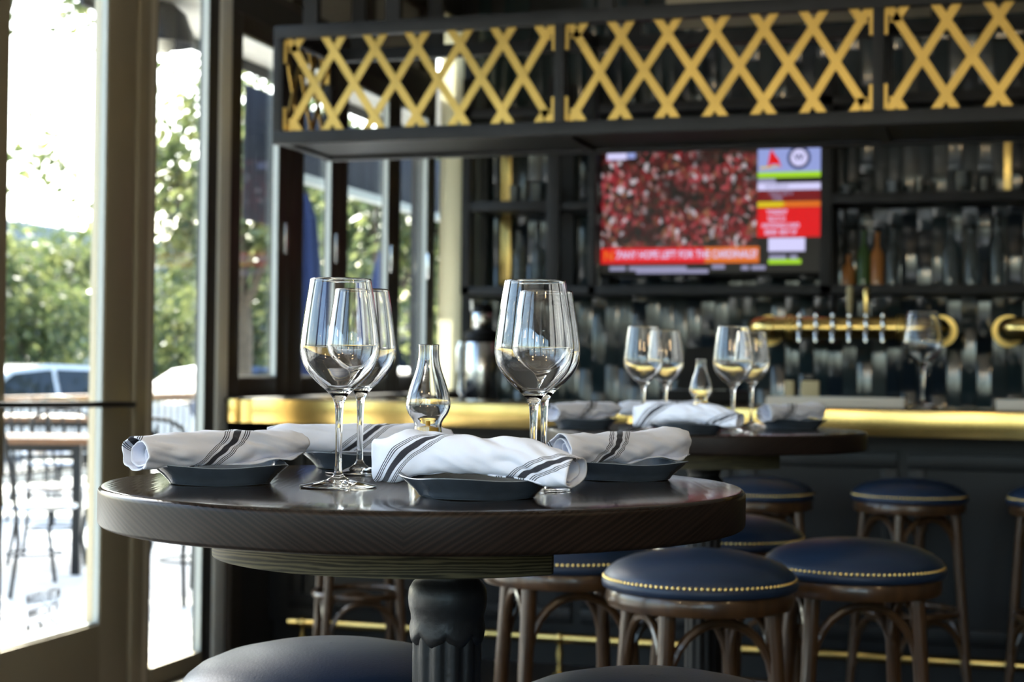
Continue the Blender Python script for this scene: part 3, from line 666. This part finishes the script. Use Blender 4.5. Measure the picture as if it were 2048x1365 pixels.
# orient shells: outer surface outwards
for k, me in gm.items():
    n = 96; bm = bmesh.new(); bm.from_mesh(me); bm.faces.ensure_lookup_table(); bm.normal_update()
    f = bm.faces[0]; c = f.calc_center_median(); d_ = Vector((c.x, c.y, 0)).normalized()
    want = Vector((0, 0, -1)) if k == 'foot' else d_
    if f.normal.dot(want) < 0: bmesh.ops.reverse_faces(bm, faces=bm.faces)
    bm.to_mesh(me); bm.free()
NEAR, FAR = 'wine glasses on the foreground table', 'wine glasses on the further table'
for i, (x, y, lb, gp) in enumerate(((-.7185, 1.7055, 'empty wine glass at the front left of the foreground table', NEAR), (-.785, 1.9338, 'empty wine glass partly behind the front left glass on the foreground table', NEAR),
                                    (-.5008, 1.7587, 'empty wine glass at the front right of the foreground table', NEAR), (-.5541, 1.9954, 'empty wine glass hidden behind the front right glass on the foreground table', NEAR),
                                    (-.7682, 3.6175, 'leftmost empty wine glass on the further table', FAR), (-0.7801, 3.9400, 'second empty wine glass from the left on the further table', FAR),
                                    (-.5545, 3.5794, 'third empty wine glass from the left on the further table', FAR), (-0.5757, 4.0139, 'rightmost empty wine glass on the further table', FAR))):
    wine_glass((x, y, TZ + .0003), lb, gp, i * .7)
wine_glass((-.262, 6.60, 1.0705), 'very large stemmed glass standing on the brass bar top below the tap pipe', 'glass on the bar', 0).scale = (1.7, 1.7, 1.6)

# ------------------------------------------------------------------ oil lamps
lamp_o = spline([(.0180, .055), (.0172, .062), (.0170, .068), (.0192, .0735), (.0240, .0805), (.0274, .089), (.0276, .095), (.0258, .106), (.0215, .120), (.0166, .134), (.0138, .146), (.0129, .157), (.0130, .167)], 5)
lamp_i = offset_profile(lamp_o, lambda z: .0014 + max(0, .098 - z) * .022)
chim = MB().lathe(lamp_o + lamp_i[::-1], 80, close=True).mesh('chimney', WG, True, 180)
def facet(a, z): return 1 - .06 * (abs(sin(a * 6)) if z > .004 else 0)
cup = MB().lathe([(.001, 0), (.0235, 0), (.0245, .003), (.0228, .016), (.0205, .038), (.0195, .0545), (.0166, .0545), (.0170, .030), (.0172, .010), (.001, .006)], 72, fn=facet).mesh('faceted_cup', WG, True, 40)
fuel = MB().lathe([(.001, .0075), (.0155, .0085), (.0155, .046), (.0135, .054), (.0132, .064), (.003, .066), (.003, .072), (.001, .073)], 32).mesh('fuel_insert', 'amber', True, 40)
def oil_lamp(loc, label):
    o = tag(empty('table_lamp', loc), label, 'lamp', 'glass chimney lamps')
    for me in (cup, fuel, chim): c = bpy.data.objects.new(me.name, me); COL.objects.link(c); c.parent = o
oil_lamp((-.668, 1.868, TZ + .0003), 'small clear glass chimney lamp in the middle of the foreground table')
oil_lamp((-.676, 3.86, TZ + .0003), 'small clear glass chimney lamp on the further table')

# ------------------------------------------------------------------ plates
def superc(a, nx): return (abs(cos(a)) ** nx + abs(sin(a)) ** nx) ** (-1 / nx)
def plate_mesh():
    n = 96; prof = [(.0, .0035), (.040, .0035), (.056, .0050), (.066, .0105), (.0765, .0185), (.0815, .0225), (.0825, .0232), (.0830, .0225), (.0800, .0195), (.0700, .0110), (.0635, .0045), (.0615, .0012), (.0590, .0), (.0570, .0012), (.0560, .002), (0., .002)]
    vs_ = []
    for r, z in prof:
        for i in range(n):
            a = 2 * pi * i / n; k = superc(a, 2.0 + 1.0 * min(1, r / .08)); wob = .0016 * cos(4 * a) * min(1, r / .08) ** 4
            rr = max(r, .0008) * k * .95; vs_.append((rr * cos(a), rr * sin(a), z - wob))
    m_ = MB().add(vs_, [(j * n + i, j * n + (i + 1) % n, (j + 1) * n + (i + 1) % n, (j + 1) * n + i) for j in range(len(prof) - 1) for i in range(n)])
    me = m_.mesh('dish', 'plate_glaze', True, 60); me.materials.append(MATS['plate_rim'])
    for p in me.polygons:
        j = p.index // n
        if j in (5, 6) or j in (11, 12): p.material_index = 1
    return me
PL = plate_mesh()
def plate(loc, rz, label, group):
    o = bpy.data.objects.new('side_plate', PL); COL.objects.link(o); o.location = loc; o.rotation_euler[2] = rz; tag(o, label, 'plate', group); return o

# ------------------------------------------------------------------ rolled napkins
def sstep(a, b, x): t = min(1, max(0, (x - a) / (b - a))); return t * t * (3 - 2 * t)
def napkin_mesh(name, L, ra, rb, k, groups, seed, turns=2.6, droop=(0., 0.), tail=.017, close=(0., 0.), wr=1., hang=0., hem_side=1, bulge=0.):
    NS, NP = 84, 170; Phi = 2 * pi * turns; rin = .006
    end_ang = -pi / 2 - .55                              # outer edge finishes underneath, towards the viewer
    verts, dist = [], []; off = Vector((seed * 3.1, seed * 1.7, 0)); ntail = 14
    for j in range(NP + ntail + 1):
        q = min(j / NP, 1.); ph = q * Phi
        for i in range(NS + 1):
            t = i / NS; s = (t - .5) * L; R_ = ra + (rb - ra) * t + bulge * sin(pi * t)
            r = rin + (R_ - rin) * q ** .9; ang = end_ang - (Phi - ph)
            cs, sn = cos(ang), sin(ang)
            n1_ = noise.noise(Vector((s * 13 + q * 1.5, cs * .9, sn * .9)) + off); n2_ = noise.noise(Vector((s * 34 + cs * 1.2, cs * 1.8 + s * 18, sn * 1.8)) + off)
            n3_ = abs(noise.noise(Vector((s * 22 + sn * 1.4, q * 2 + cs, 4.2)) + off))
            e0, e1 = sstep(.048 if close[0] > .5 else .036, 0, s + L / 2), sstep(.036, 0, L / 2 - s)
            shrink = 1 - close[0] * e0 ** 1.6 - close[1] * e1 ** 1.6
            r2 = r * shrink + (n1_ * .0042 + n2_ * .0018 - n3_ * .0040) * wr * (.25 + .75 * q)
            r2 += (.0016 * sin(ang * 2 + seed) * (e0 + e1)) + (.0015 * e0 * (1 - close[0]) + .0015 * e1 * (1 - close[1]))
            # layers slide past each other at the ends
            ss = s + (e1 - e0) * (.0022 * sin(ph * .8 + seed) - .022 * (1 - q) * (1 - q)) + (e1 * close[1] - e0 * close[0]) * (.006 * q)
            p = Vector((ss, cs * r2 * 1.10, sn * r2 * .92))
            if j > NP:                                   # loose hem lying on the plate
                u_ = (j - NP) / ntail * tail; hem = .12 + .88 * sstep(.35, .8, t if hem_side > 0 else 1 - t) * (1 - .8 * sstep(.84, .97, t))
                p.y -= u_ * hem; p.z = p.z - u_ * hem * .10 + .0014 * sin(s * 70 + seed) * (u_ / tail)
            d0 = max(0, abs(s) - .070); p.z -= d0 * (droop[0] if s < 0 else droop[1])
            if hang and sn < .3:                         # cloth sagging off the plate at the left end
                p.z -= hang * sstep(-.06, -.125, s) * sstep(.3, -.8, sn) * (1 if q > .6 else .4)
            p.z += .92 * R_
            arc = (Phi - ph) * -R_ * .97 + (max(0, j - NP) / ntail * tail)
            sc_ = s + k * arc + .004 * n1_
            dist.append(min(abs(sc_ - g_) for g_ in groups)); verts.append(p)
    n1 = NS + 1; me = bpy.data.meshes.new(name)
    me.from_pydata([tuple(v) for v in verts], [], [(j * n1 + i, j * n1 + i + 1, (j + 1) * n1 + i + 1, (j + 1) * n1 + i) for j in range(NP + ntail) for i in range(NS)])
    me.materials.append(NAP); at = me.attributes.new('stripe_distance', 'FLOAT', 'POINT'); at.data.foreach_set('value', dist)
    me.polygons.foreach_set('use_smooth', [True] * len(me.polygons)); me.update(); return me
def napkin(me, loc, rz, label, group, tilt=0.):
    o = bpy.data.objects.new('napkin_roll', me); COL.objects.link(o); o.location = loc; o.rotation_euler = (0, tilt, rz); tag(o, label, 'napkin', group)
    s_ = o.modifiers.new('thickness', 'SOLIDIFY'); s_.thickness = .0016; s_.offset = -1; return o
NM_L = napkin_mesh('napkin_roll', .240, .0230, .0240, 1.10, [-.036, -.19, .15], 3, droop=(.08, .0), close=(0, .28), turns=2.8, wr=1.5)
NM_F = napkin_mesh('napkin_roll', .250, .0285, .0210, 1.40, [-.118, .062, .26], 8, droop=(.0, .14), turns=2.7, wr=1.5, close=(.55, 0), hang=.024, tail=.006, bulge=.002)
NM_R = napkin_mesh('napkin_roll', .240, .0215, .0250, 1.0, [-.062, -.21, .15], 5, droop=(.06, .0), close=(0, .25), turns=2.8, wr=1.4)
NM_B = napkin_mesh('napkin_roll', .255, .0225, .0235, 1.15, [-.026, -.20, .18], 7, droop=(.03, .08), close=(.25, .2))
GP1, GP2 = 'side plates on the foreground table', 'side plates on the further table'
GN1, GN2 = 'rolled napkins on the foreground table', 'rolled napkins on the further table'
def c2r(X, Y): return X * cos(TH) - Y * sin(TH), X * sin(TH) + Y * cos(TH)
SET = {'left': (NM_L, 48, 12), 'front': (NM_F, -33, 30), 'right': (NM_R, 46, 20), 'back': (NM_B, 14, 15)}
for gp, gn, nm, pos in ((GP1, GN1, 'foreground', {'left': (-.342, 1.885), 'front': (-.036, 1.725), 'right': (.140, 2.035), 'back': (-.208, 2.20)}),
                        (GP2, GN2, 'further', {'left': (.172, 3.80), 'front': (.392, 3.53), 'right': (.690, 3.93), 'back': (.40, 4.11)})):
    for side, (me, a, pa) in SET.items():
        x, y = c2r(*pos[side])
        plate((x, y, TZ), TH + RAD(pa), 'dark slate plate at the %s of the %s table under a rolled napkin' % (side, nm), gp)
        napkin(me, (x, y, TZ + .0195), TH + RAD(a), 'rolled white napkin with black stripes on the %s plate of the %s table' % (side, nm), gn)

# ================================================================== STOOLS
def make_stool():
    o = empty('bar_stool')
    MB().lathe([(.001, .800), (.05, .7985), (.10, .793), (.145, .783), (.175, .771), (.191, .759), (.197, .7515), (.1985, .7475), (.1985, .744), (.2015, .741), (.203, .735), (.2005, .727), (.194, .7235), (.001, .7235)], 72).build('seat_pad', 'leather_blue', o, ang=70)
    nl = MB(); N = 108
    for i in range(N):
        a = 2 * pi * i / N; c = Vector((.1992 * cos(a), .1992 * sin(a), .7462)); nrm = Vector((cos(a), sin(a), .55)).normalized(); t1 = Vector((-sin(a), cos(a), 0)); t2 = nrm.cross(t1)
        vs_ = [c + nrm * .0022]
        for rr, hh in ((.0030, .0014), (.0041, -.0006)):
            for k in range(6): b_ = pi / 3 * k; vs_.append(c + t1 * (rr * cos(b_)) + t2 * (rr * sin(b_)) + nrm * hh)
        nl.add(vs_, [(0, 1 + k, 1 + (k + 1) % 6) for k in range(6)] + [(1 + k, 7 + k, 7 + (k + 1) % 6, 1 + (k + 1) % 6) for k in range(6)])
    tag(nl.build('nail_trim', 'brass', o, ang=80), kind='stuff')
    MB().lathe([(.172, .690), (.190, .690), (.1935, .697), (.1935, .716), (.190, .7235), (.172, .7235)], 64, close=True).build('seat_ring', 'stool_wood', o, ang=50)
    def lp(a, z): r = .158 + (.712 - z) / .712 * .055; return Vector((r * cos(a), r * sin(a), z))
    A = [pi / 4 + pi / 2 * i for i in range(4)]
    for a in A:
        MB().tube([lp(a, 0), lp(a, .3), lp(a, .712)], [.0135, .0165, .0175], 12).build('leg', 'stool_wood', o)
    for zc, zb, zt in ((0, .515, .672), (1, .155, .335)):
        for i in range(4):
            a0, a1 = A[i], A[(i + 1) % 4]; p0, p1 = lp(a0, zb), lp(a1, zb); mid = (p0 + p1) / 2; path = []
            for q in range(15):
                t = q / 14; ang = pi * (1 - t); x_ = .5 + .5 * cos(ang) * .94; z_ = zb + (zt - zb) * sin(ang) ** .8
                p = p0.lerp(p1, x_); p.z = z_; inw = mid.copy(); inw.z = 0; p -= inw.normalized() * .004; path.append(p)
            MB().tube(path, .0095, 8).build('arch_brace', 'stool_wood', o)
    rr = (lp(0, .355) * 1).xy.length - .020
    MB().tube([(rr * cos(2 * pi * i / 48), rr * sin(2 * pi * i / 48), .355) for i in range(48)], .0115, 10, closed=True).build('foot_ring', 'stool_wood', o)
    return o
ST = make_stool()
stools = [(-0.846, 1.991, .35, 'blue leather stool tucked under the left of the foreground table', 0), (-0.393, 1.918, .9, 'blue leather stool at the bottom of the picture right of the iron column', 0),
          (-.576, 3.293, .55, 'blue leather stool with brass nails in front of the further table', 1), (-.292, 3.640, .30, 'blue leather stool to the right of the further table', 1),
          (-.931, 3.563, .50, 'stool half hidden behind the foreground table right of its column', 1), (-.655, 4.14, .8, 'dark blue stool behind the further table near its back edge', 1),
          (-.792, 5.69, .45, 'bar stool at the bar just behind the further table', 2), (-.273, 5.80, .62, 'bar stool at the bar to the right of the further table', 2), (.255, 5.82, .40, 'bar stool at the bar cut off by the right edge', 2),
          (-2.235, 5.52, .52, 'bar stool at the left end of the bar seen below the table edge', 2)]
gr = ['stools at the foreground table', 'stools at the further table', 'stools along the bar']
for i, (x, y, a, lb, g_) in enumerate(stools):
    o = ST if i == 0 else copy_tree(ST)
    o.location = (x, y, 0); o.rotation_euler[2] = a; o.scale = (1, 1, 1.044); tag(o, lb, 'stool', gr[g_])

# ================================================================== ROOM BEHIND THE CAMERA
for x, y, lb in ((-1.6, -.6, 'left end of the added reflection counter'), (.4, -.6, 'right end of the added reflection counter'), (-1.6, -3.2, 'left rear window'), (.6, -3.2, 'right rear window'), (2.0, .8, 'open floor right of the viewer')):
    p = tag(empty('pendant_lamp', (x, y, 2.55)), 'round amber glass pendant lamp hanging near the ' + lb, 'lamp', 'pendant lamps')
    MB().lathe([(.001, -.12), (.06, -.105), (.105, -.06), (.12, 0), (.105, .06), (.06, .105), (.03, .115), (.001, .116)], 24).build('globe', 'lamp_globe', p)
    MB().cyl(0, 0, .115, ZT - 2.55, .006, 8).build('cord', 'black_metal', p)
    MB().lathe([(.001, .10), (.04, .10), (.04, .14), (.001, .145)], 16).build('lamp_cap', 'brass', p)
ct = tag(empty('reflection_counter', (-.6, -1.9, 0)), 'added brass edged counter behind the viewer for a golden reflection in the glasses', 'counter')  # unseen counter, added so its brass edge reflects in the glasses
MB().box(-1.9, 1.9, -.25, .25, 0, 1.0).build('body', 'bar_panel', ct, smooth=False); MB().box(-1.95, 1.95, -.3, .3, 1.0, 1.09, .004).build('countertop', 'brass_sheet', ct, ang=30)

# ================================================================== OUTDOORS
struct(MB().box(-9.6, UL - .12, -14, 30, -.10, -.02).build('ground', 'concrete', smooth=False), 'pale concrete patio outside the windows')
struct(MB().box(-90, -9.6, -60, 90, -.35, -.25).build('ground', 'asphalt', smooth=False), 'asphalt car park beyond the patio')
struct(MB().box(-9.6, 60, -60, -14, -.35, -.25).build('ground', 'asphalt', smooth=False), 'asphalt behind the building')
struct(MB().box(-9.6, 60, 30, 90, -.35, -.25).build('ground', 'asphalt', smooth=False), 'asphalt past the end of the building')
cn = tag(empty('entrance_canopy', (-3.5, 7.6, 2.86)), 'pale flat canopy outside above the sidelight window', 'canopy')
MB().box(-.36, .36, -1.4, 4.5, 0, .10).build('slab', 'canopy_pale', cn, smooth=False); MB().box(-.38, -.36, -1.4, 4.5, -.06, .14).build('fascia', 'black_metal', cn, smooth=False)
ln = tag(empty('outdoor_lantern', (-3.62, 6.47, 2.86)), 'black dome lantern hanging under the canopy outside the sidelight', 'lantern')
MB().cyl(0, 0, -.02, 0, .012, 8).build('stem', 'black_metal', ln)
MB().lathe([(.001, -.01), (.06, -.015), (.11, -.06), (.14, -.14), (.150, -.20), (.145, -.20), (.12, -.12), (.001, -.06)], 24).build('dome', 'black_metal', ln)
MB().lathe([(.001, -.10), (.05, -.12), (.06, -.20), (.04, -.235), (.001, -.245)], 16).build('bulb_glass', 'canopy_pale', ln)
aw = tag(empty('patio_awning', (-4.3, 10.6, 2.10)), 'dark fabric awning over the patio beyond the bar windows', 'awning')
MB().box(-.06, .0, -1.2, 8, .36, .80, .01).build('valance', 'awning_dark', aw); MB().box(-.07, .02, -1.2, 8, .31, .36).build('edge_bar', 'alu_pale', aw, smooth=False)
m = MB(); N = 40; vs_ = []
for zz in (-.02, .80):
    for i in range(N + 1): vs_.append((.01 + .012 * sin(i * 1.7), -1.93 + .62 * i / N, zz))
m.add(vs_, [(i, i + 1, N + 2 + i, N + 1 + i) for i in range(N)]); m.build('side_curtain', 'awning_dark', aw)
for y in (-1.3, 2.2, 7.9): MB().box(-.06, .0, y, y + .06, -2.12, .31).build('awning_post', 'black_metal', aw, smooth=False)
def umbrella(loc, label):
    o = tag(empty('patio_umbrella', loc), label, 'umbrella', 'closed patio umbrellas')
    MB().cyl(0, 0, 0, 2.45, .022, 10).build('pole', 'black_metal', o)
    MB().lathe([(.02, 2.42), (.07, 2.25), (.11, 1.8), (.15, 1.3), (.17, 1.02), (.14, 1.0), (.02, 1.05)], 28, fn=lambda a, z: 1 + .18 * sin(a * 8)).build('folded_canopy', 'umbrella_blue', o)
    MB().lathe([(.001, 0), (.25, 0), (.25, .05), (.05, .08), (.001, .08)], 20).build('base', 'black_metal', o)
umbrella((-4.55, 10.15, -.02), 'closed blue patio umbrella seen through the second bar window')
umbrella((-6.0, 15.3, -.02), 'closed blue patio umbrella far off seen through the last bar window')
# patio tables
def patio_table(loc, rz, label):
    o = tag(empty('patio_table', loc, rz), label, 'table', 'wooden patio tables')
    for i in range(6): MB().box(-.75, .75, -.36 + i * .12, -.36 + i * .12 + .11, .76, .795, .004).build('plank', 'patio_wood', o, ang=30)
    for sx in (-.6, .6):
        for sy in (-.28, .28): MB().box(sx - .025, sx + .025, sy - .025, sy + .025, 0, .76).build('leg', 'black_metal', o, smooth=False)
    MB().box(-.6, .6, -.02, .02, .70, .76).build('rail', 'black_metal', o, smooth=False)
patio_table((-5.75, 8.25, -.02), RAD(20), 'slatted wooden patio table just outside the glass door')
patio_table((-7.6, 11.6, -.02), RAD(15), 'slatted wooden patio table further out beyond the door')
def patio_chair():
    o = empty('patio_chair'); s_ = MB()
    for sx in (-.2, .2):
        for sy in (-.2, .2): MB().tube([(sx * 1.15, sy * 1.2, 0), (sx * .95, sy * .9, .28), (sx, sy, .45)], .012, 8).build('leg', 'black_metal', o)
        MB().tube([(sx, .2, .45), (sx, .24, .70), (sx * .9, .27, .88)], .012, 8).build('back_post', 'black_metal', o)
    MB().lathe([(.001, .445), (.22, .445), (.23, .455), (.22, .468), (.001, .468)], 28).build('seat', 'steel', o)
    MB().tube([(-.18, .27, .88), (-.09, .285, .925), (0, .29, .935), (.09, .285, .925), (.18, .27, .88)], .012, 8).build('top_rail', 'black_metal', o)
    for x_ in (-.1, 0, .1): MB().tube([(x_, .225, .47), (x_, .27, .90)], .007, 6).build('back_bar', 'black_metal', o)
    MB().tube([(.15 * cos(2 * pi * i / 24), .15 * sin(2 * pi * i / 24), .2) for i in range(24)], .007, 6, closed=True).build('stretcher', 'black_metal', o)
    return o
pc = patio_chair()
chairs = [(-4.95, 7.55, 2.6, 'black metal patio chair nearest the glass door'), (-5.6, 8.75, .4, 'black metal patio chair behind the slatted table outside the door'), (-4.9, 9.35, -.6, 'black metal patio chair right of the slatted table outside the door'),
          (-4.05, 7.60, 1.2, 'black metal patio chair seen through the sidelight'), (-3.95, 8.65, -1.4, 'steel seated patio chair further back in the sidelight'), (-7.0, 10.9, 3.0, 'patio chair at the further wooden table'), (-7.9, 12.2, .2, 'patio chair on the far side of the further wooden table')]
for i, (x, y, a, lb) in enumerate(chairs):
    o = pc if i == 0 else copy_tree(pc)
    o.location = (x, y, -.02); o.rotation_euler[2] = a; tag(o, lb, 'chair', 'patio chairs')
# low iron fence with a wooden cap
fe = tag(empty('patio_fence', (-9.2, 14.5, -.02)), 'low black iron fence with a wooden cap rail around the patio', 'fence')
MB().box(-.02, .02, -6, 8, .12, .15).build('bottom_rail', 'black_metal', fe, smooth=False); MB().box(-.02, .02, -6, 8, .80, .84).build('top_rail', 'black_metal', fe, smooth=False); MB().box(-.08, .08, -6, 8, .84, .90).build('cap_rail', 'patio_wood', fe, smooth=False)
pk = MB().box(-.009, .009, -.009, .009, .15, .80).mesh('picket', 'black_metal', False)
for i in range(94):
    o = bpy.data.objects.new('picket', pk); COL.objects.link(o); o.parent = fe; o.location = (0, -5.95 + i * .15, 0)
# kerb edge with paving joint
struct(MB().box(-9.75, -9.55, -14, 30, -.25, .06).build('trim_7', 'concrete', smooth=False), 'concrete kerb between patio and car park')
# trees
def leaf_cloud(seed, n, rx, rz_, size):
    rs = random.Random(seed); vs_, fs_ = [], []
    clumps = [(Vector((rs.gauss(0, .45) * rx, rs.gauss(0, .45) * rx, rs.uniform(-1, 1) * rz_)), rs.uniform(.25, .55) * rx) for _ in range(26)]
    for i in range(n):
        c, r = rs.choice(clumps); p = c + Vector((rs.gauss(0, .5), rs.gauss(0, .5), rs.gauss(0, .42))) * r
        q = Vector((rs.gauss(0, 1), rs.gauss(0, 1), rs.gauss(0, 1))).normalized(); t = q.orthogonal().normalized(); b_ = q.cross(t); s1 = size * rs.uniform(.6, 1.3); s2 = s1 * .5
        o = len(vs_); vs_ += [p - t * s1, p + b_ * s2, p + t * s1, p - b_ * s2]; fs_.append((o, o + 1, o + 2, o + 3))
    me = bpy.data.meshes.new('foliage'); me.from_pydata([tuple(v) for v in vs_], [], fs_); me.materials.append(MATS['leaf_dark']); me.materials.append(MATS['leaf_light'])
    for p in me.polygons: p.material_index = 1 if rs.random() < .4 else 0
    return me
LC = [leaf_cloud(1, 9000, 2.1, 2.0, .10), leaf_cloud(2, 5200, 2.3, 1.8, .12)]
def tree(loc, k, sc, hz, label, rz=0):
    o = tag(empty('tree', loc, rz), label, 'tree', 'trees beyond the patio')
    f = bpy.data.objects.new('foliage', LC[k]); COL.objects.link(f); f.parent = o; f.location = (0, 0, hz); f.scale = (sc,) * 3; tag(f, kind='stuff')
    t = MB().tube([(0, 0, 0), (.05, .02, hz * .5), (-.05, .06, hz * .9), (.1, 0, hz * 1.3)], [.16, .13, .10, .04], 10)
    for a in range(5): t.tube([(0, 0, hz * .55), (.5 * cos(a * 1.3), .5 * sin(a * 1.3), hz * .85), (1.1 * cos(a * 1.3), 1.1 * sin(a * 1.3), hz * 1.15)], [.08, .05, .02], 6)
    t.build('trunk', 'bark', o)
tree((-8.15, 16.36, -.02), 1, .66, 3.2, 'tall leafy tree seen through the sidelight')
tree((-8.5, 21.4, -.02), 0, .72, 3.0, 'leafy tree seen through the first bar window', 1.2)
tree((-9.3, 27.5, -.3), 1, .85, 2.9, 'leafy tree seen through the last bar windows', 2.0)
tree((-21, 31.5, -.3), 0, 1.05, 2.2, 'low broad tree across the car park beyond the door', 2.6)
tree((-26, 48, -.3), 1, 1.3, 2.8, 'broad tree across the car park beyond the sidelight', .9)
tree((-20, 41, -.3), 0, 1.2, 2.6, 'broad tree across the car park beyond the first bar window', .5)
tree((-14, 54, -.3), 1, 1.25, 2.7, 'far tree behind the last bar windows', 1.5)
tree((-26, 37.5, -.3), 0, 1.15, 2.3, 'low broad tree further left across the car park', 1.9)
tree((-9.9, 13.7, -.3), 0, .68, 6.3, 'added tall tree by the patio, crown above the picture, casting a shadow on the paving', .8)  # added mostly out of view to drop a shadow on the patio
# buildings across the car park
bd = tag(empty('shop_building', (-46, 62, -.3)), 'long grey building across the car park with a sloping roof', 'building')
MB().prism([(-10, 0), (10, 0), (10, 7.0), (0, 8.6), (-10, 9.0)], 'y', -14, 16).build('wall', 'building_grey', bd, smooth=False)
for i in range(6): MB().box(10, 10.05, -12 + i * 4.5, -9 + i * 4.5, .8, 3.0).build('window', 'window_dark', bd, smooth=False)
b2 = tag(empty('brick_building', (-30, 80, -.3)), 'low tan building far beyond the patio', 'building')
MB().box(-12, 14, 0, 8, 0, 4.6).build('wall', 'building_tan', b2, smooth=False); MB().box(-12.4, 14.4, -.4, 8.4, 4.6, 5.1).build('parapet', 'building_grey', b2, smooth=False)
for i in range(7): MB().box(-11 + i * 3.5, -9 + i * 3.5, -.05, 0, .8, 3.0).build('window', 'window_dark', b2, smooth=False)
# cars
def car(loc, rz, paint, label):
    o = tag(empty('parked_car', loc, rz), label, 'car', 'parked cars')
    low = [(-2.25, .32), (-2.28, .62), (-2.15, .80), (-1.55, .90), (-.95, .95), (1.30, .98), (2.05, .94), (2.22, .72), (2.22, .34)]
    top = [(-1.05, .94), (-.35, 1.38), (.15, 1.45), (.85, 1.43), (1.35, 1.26), (1.75, .96)]
    def loft(pts, widths):
        m_ = MB(); n_ = len(pts); vs_ = []
        for wv, sgn in ((1, -1), (1, 1)):
            for (px_, pz_), wd in zip(pts, widths): vs_.append((px_, sgn * wd, pz_))
        fs_ = [tuple(range(n_)), tuple(range(2 * n_ - 1, n_ - 1, -1))] + [(i, n_ + i, n_ + (i + 1) % n_, (i + 1) % n_) for i in range(n_)]
        return m_.add(vs_, fs_)
    b_ = loft(low, [.80, .86, .86, .86, .86, .86, .84, .82, .80]).build('body', paint, o, ang=50)
    loft(top, [.80, .62, .60, .60, .64, .78]).build('cabin', paint, o, ang=50)
    def side(sgn):
        w_ = MB()
        for pts in (((-.86, .99), (-.32, 1.33), (.20, 1.385), (.20, .99)), ((.26, .99), (.26, 1.385), (.82, 1.37), (1.25, 1.22), (1.50, .99))):
            vs_ = []
            for px_, pz_ in pts:
                f_ = (pz_ - .95) / .48; wd = .80 - f_ * .195 + .012; vs_.append((px_, sgn * wd, pz_))
            w_.add(vs_, [tuple(range(len(pts)))])
        return w_
    for sg in (-1, 1): side(sg).build('side_window', 'car_glass', o, smooth=False)
    MB().add([(-1.00, -.70, .985), (-1.00, .70, .985), (-.42, .56, 1.355), (-.42, -.56, 1.355)], [(0, 1, 2, 3)]).build('windscreen', 'car_glass', o, smooth=False)
    MB().add([(1.70, -.68, 1.0), (1.70, .68, 1.0), (1.37, .58, 1.235), (1.37, -.58, 1.235)], [(0, 3, 2, 1)]).build('rear_window', 'car_glass', o, smooth=False)
    for wx in (-1.38, 1.36):
        for sg in (-1, 1):
            wh = MB().tube([(wx, sg * .68, .33), (wx, sg * .88, .33)], .33, 24).build('wheel', 'tyre', o)
            MB().tube([(wx, sg * .87, .33), (wx, sg * .89, .33)], .20, 18).build('hub', 'car_silver', wh)
    for sg in (-1, 1): MB().box(-.80, -.62, sg * .80 - .09, sg * .80 + .09, .97, 1.07, .02).build('mirror', paint, o)
car((-11.9, 17.6, -.25), RAD(62), 'car_white', 'white car parked nearest the door beyond the patio fence')
car((-15.2, 21.6, -.25), RAD(58), 'car_silver', 'silver car parked behind the white one')
car((-11.6, 22.6, -.25), RAD(70), 'car_blue', 'dark blue car seen through the sidelight')
car((-12.4, 27.6, -.25), RAD(75), 'car_white', 'white car seen low in the first bar window')
car((-12.8, 34.5, -.25), RAD(80), 'car_silver', 'silver car far off behind the last bar windows')
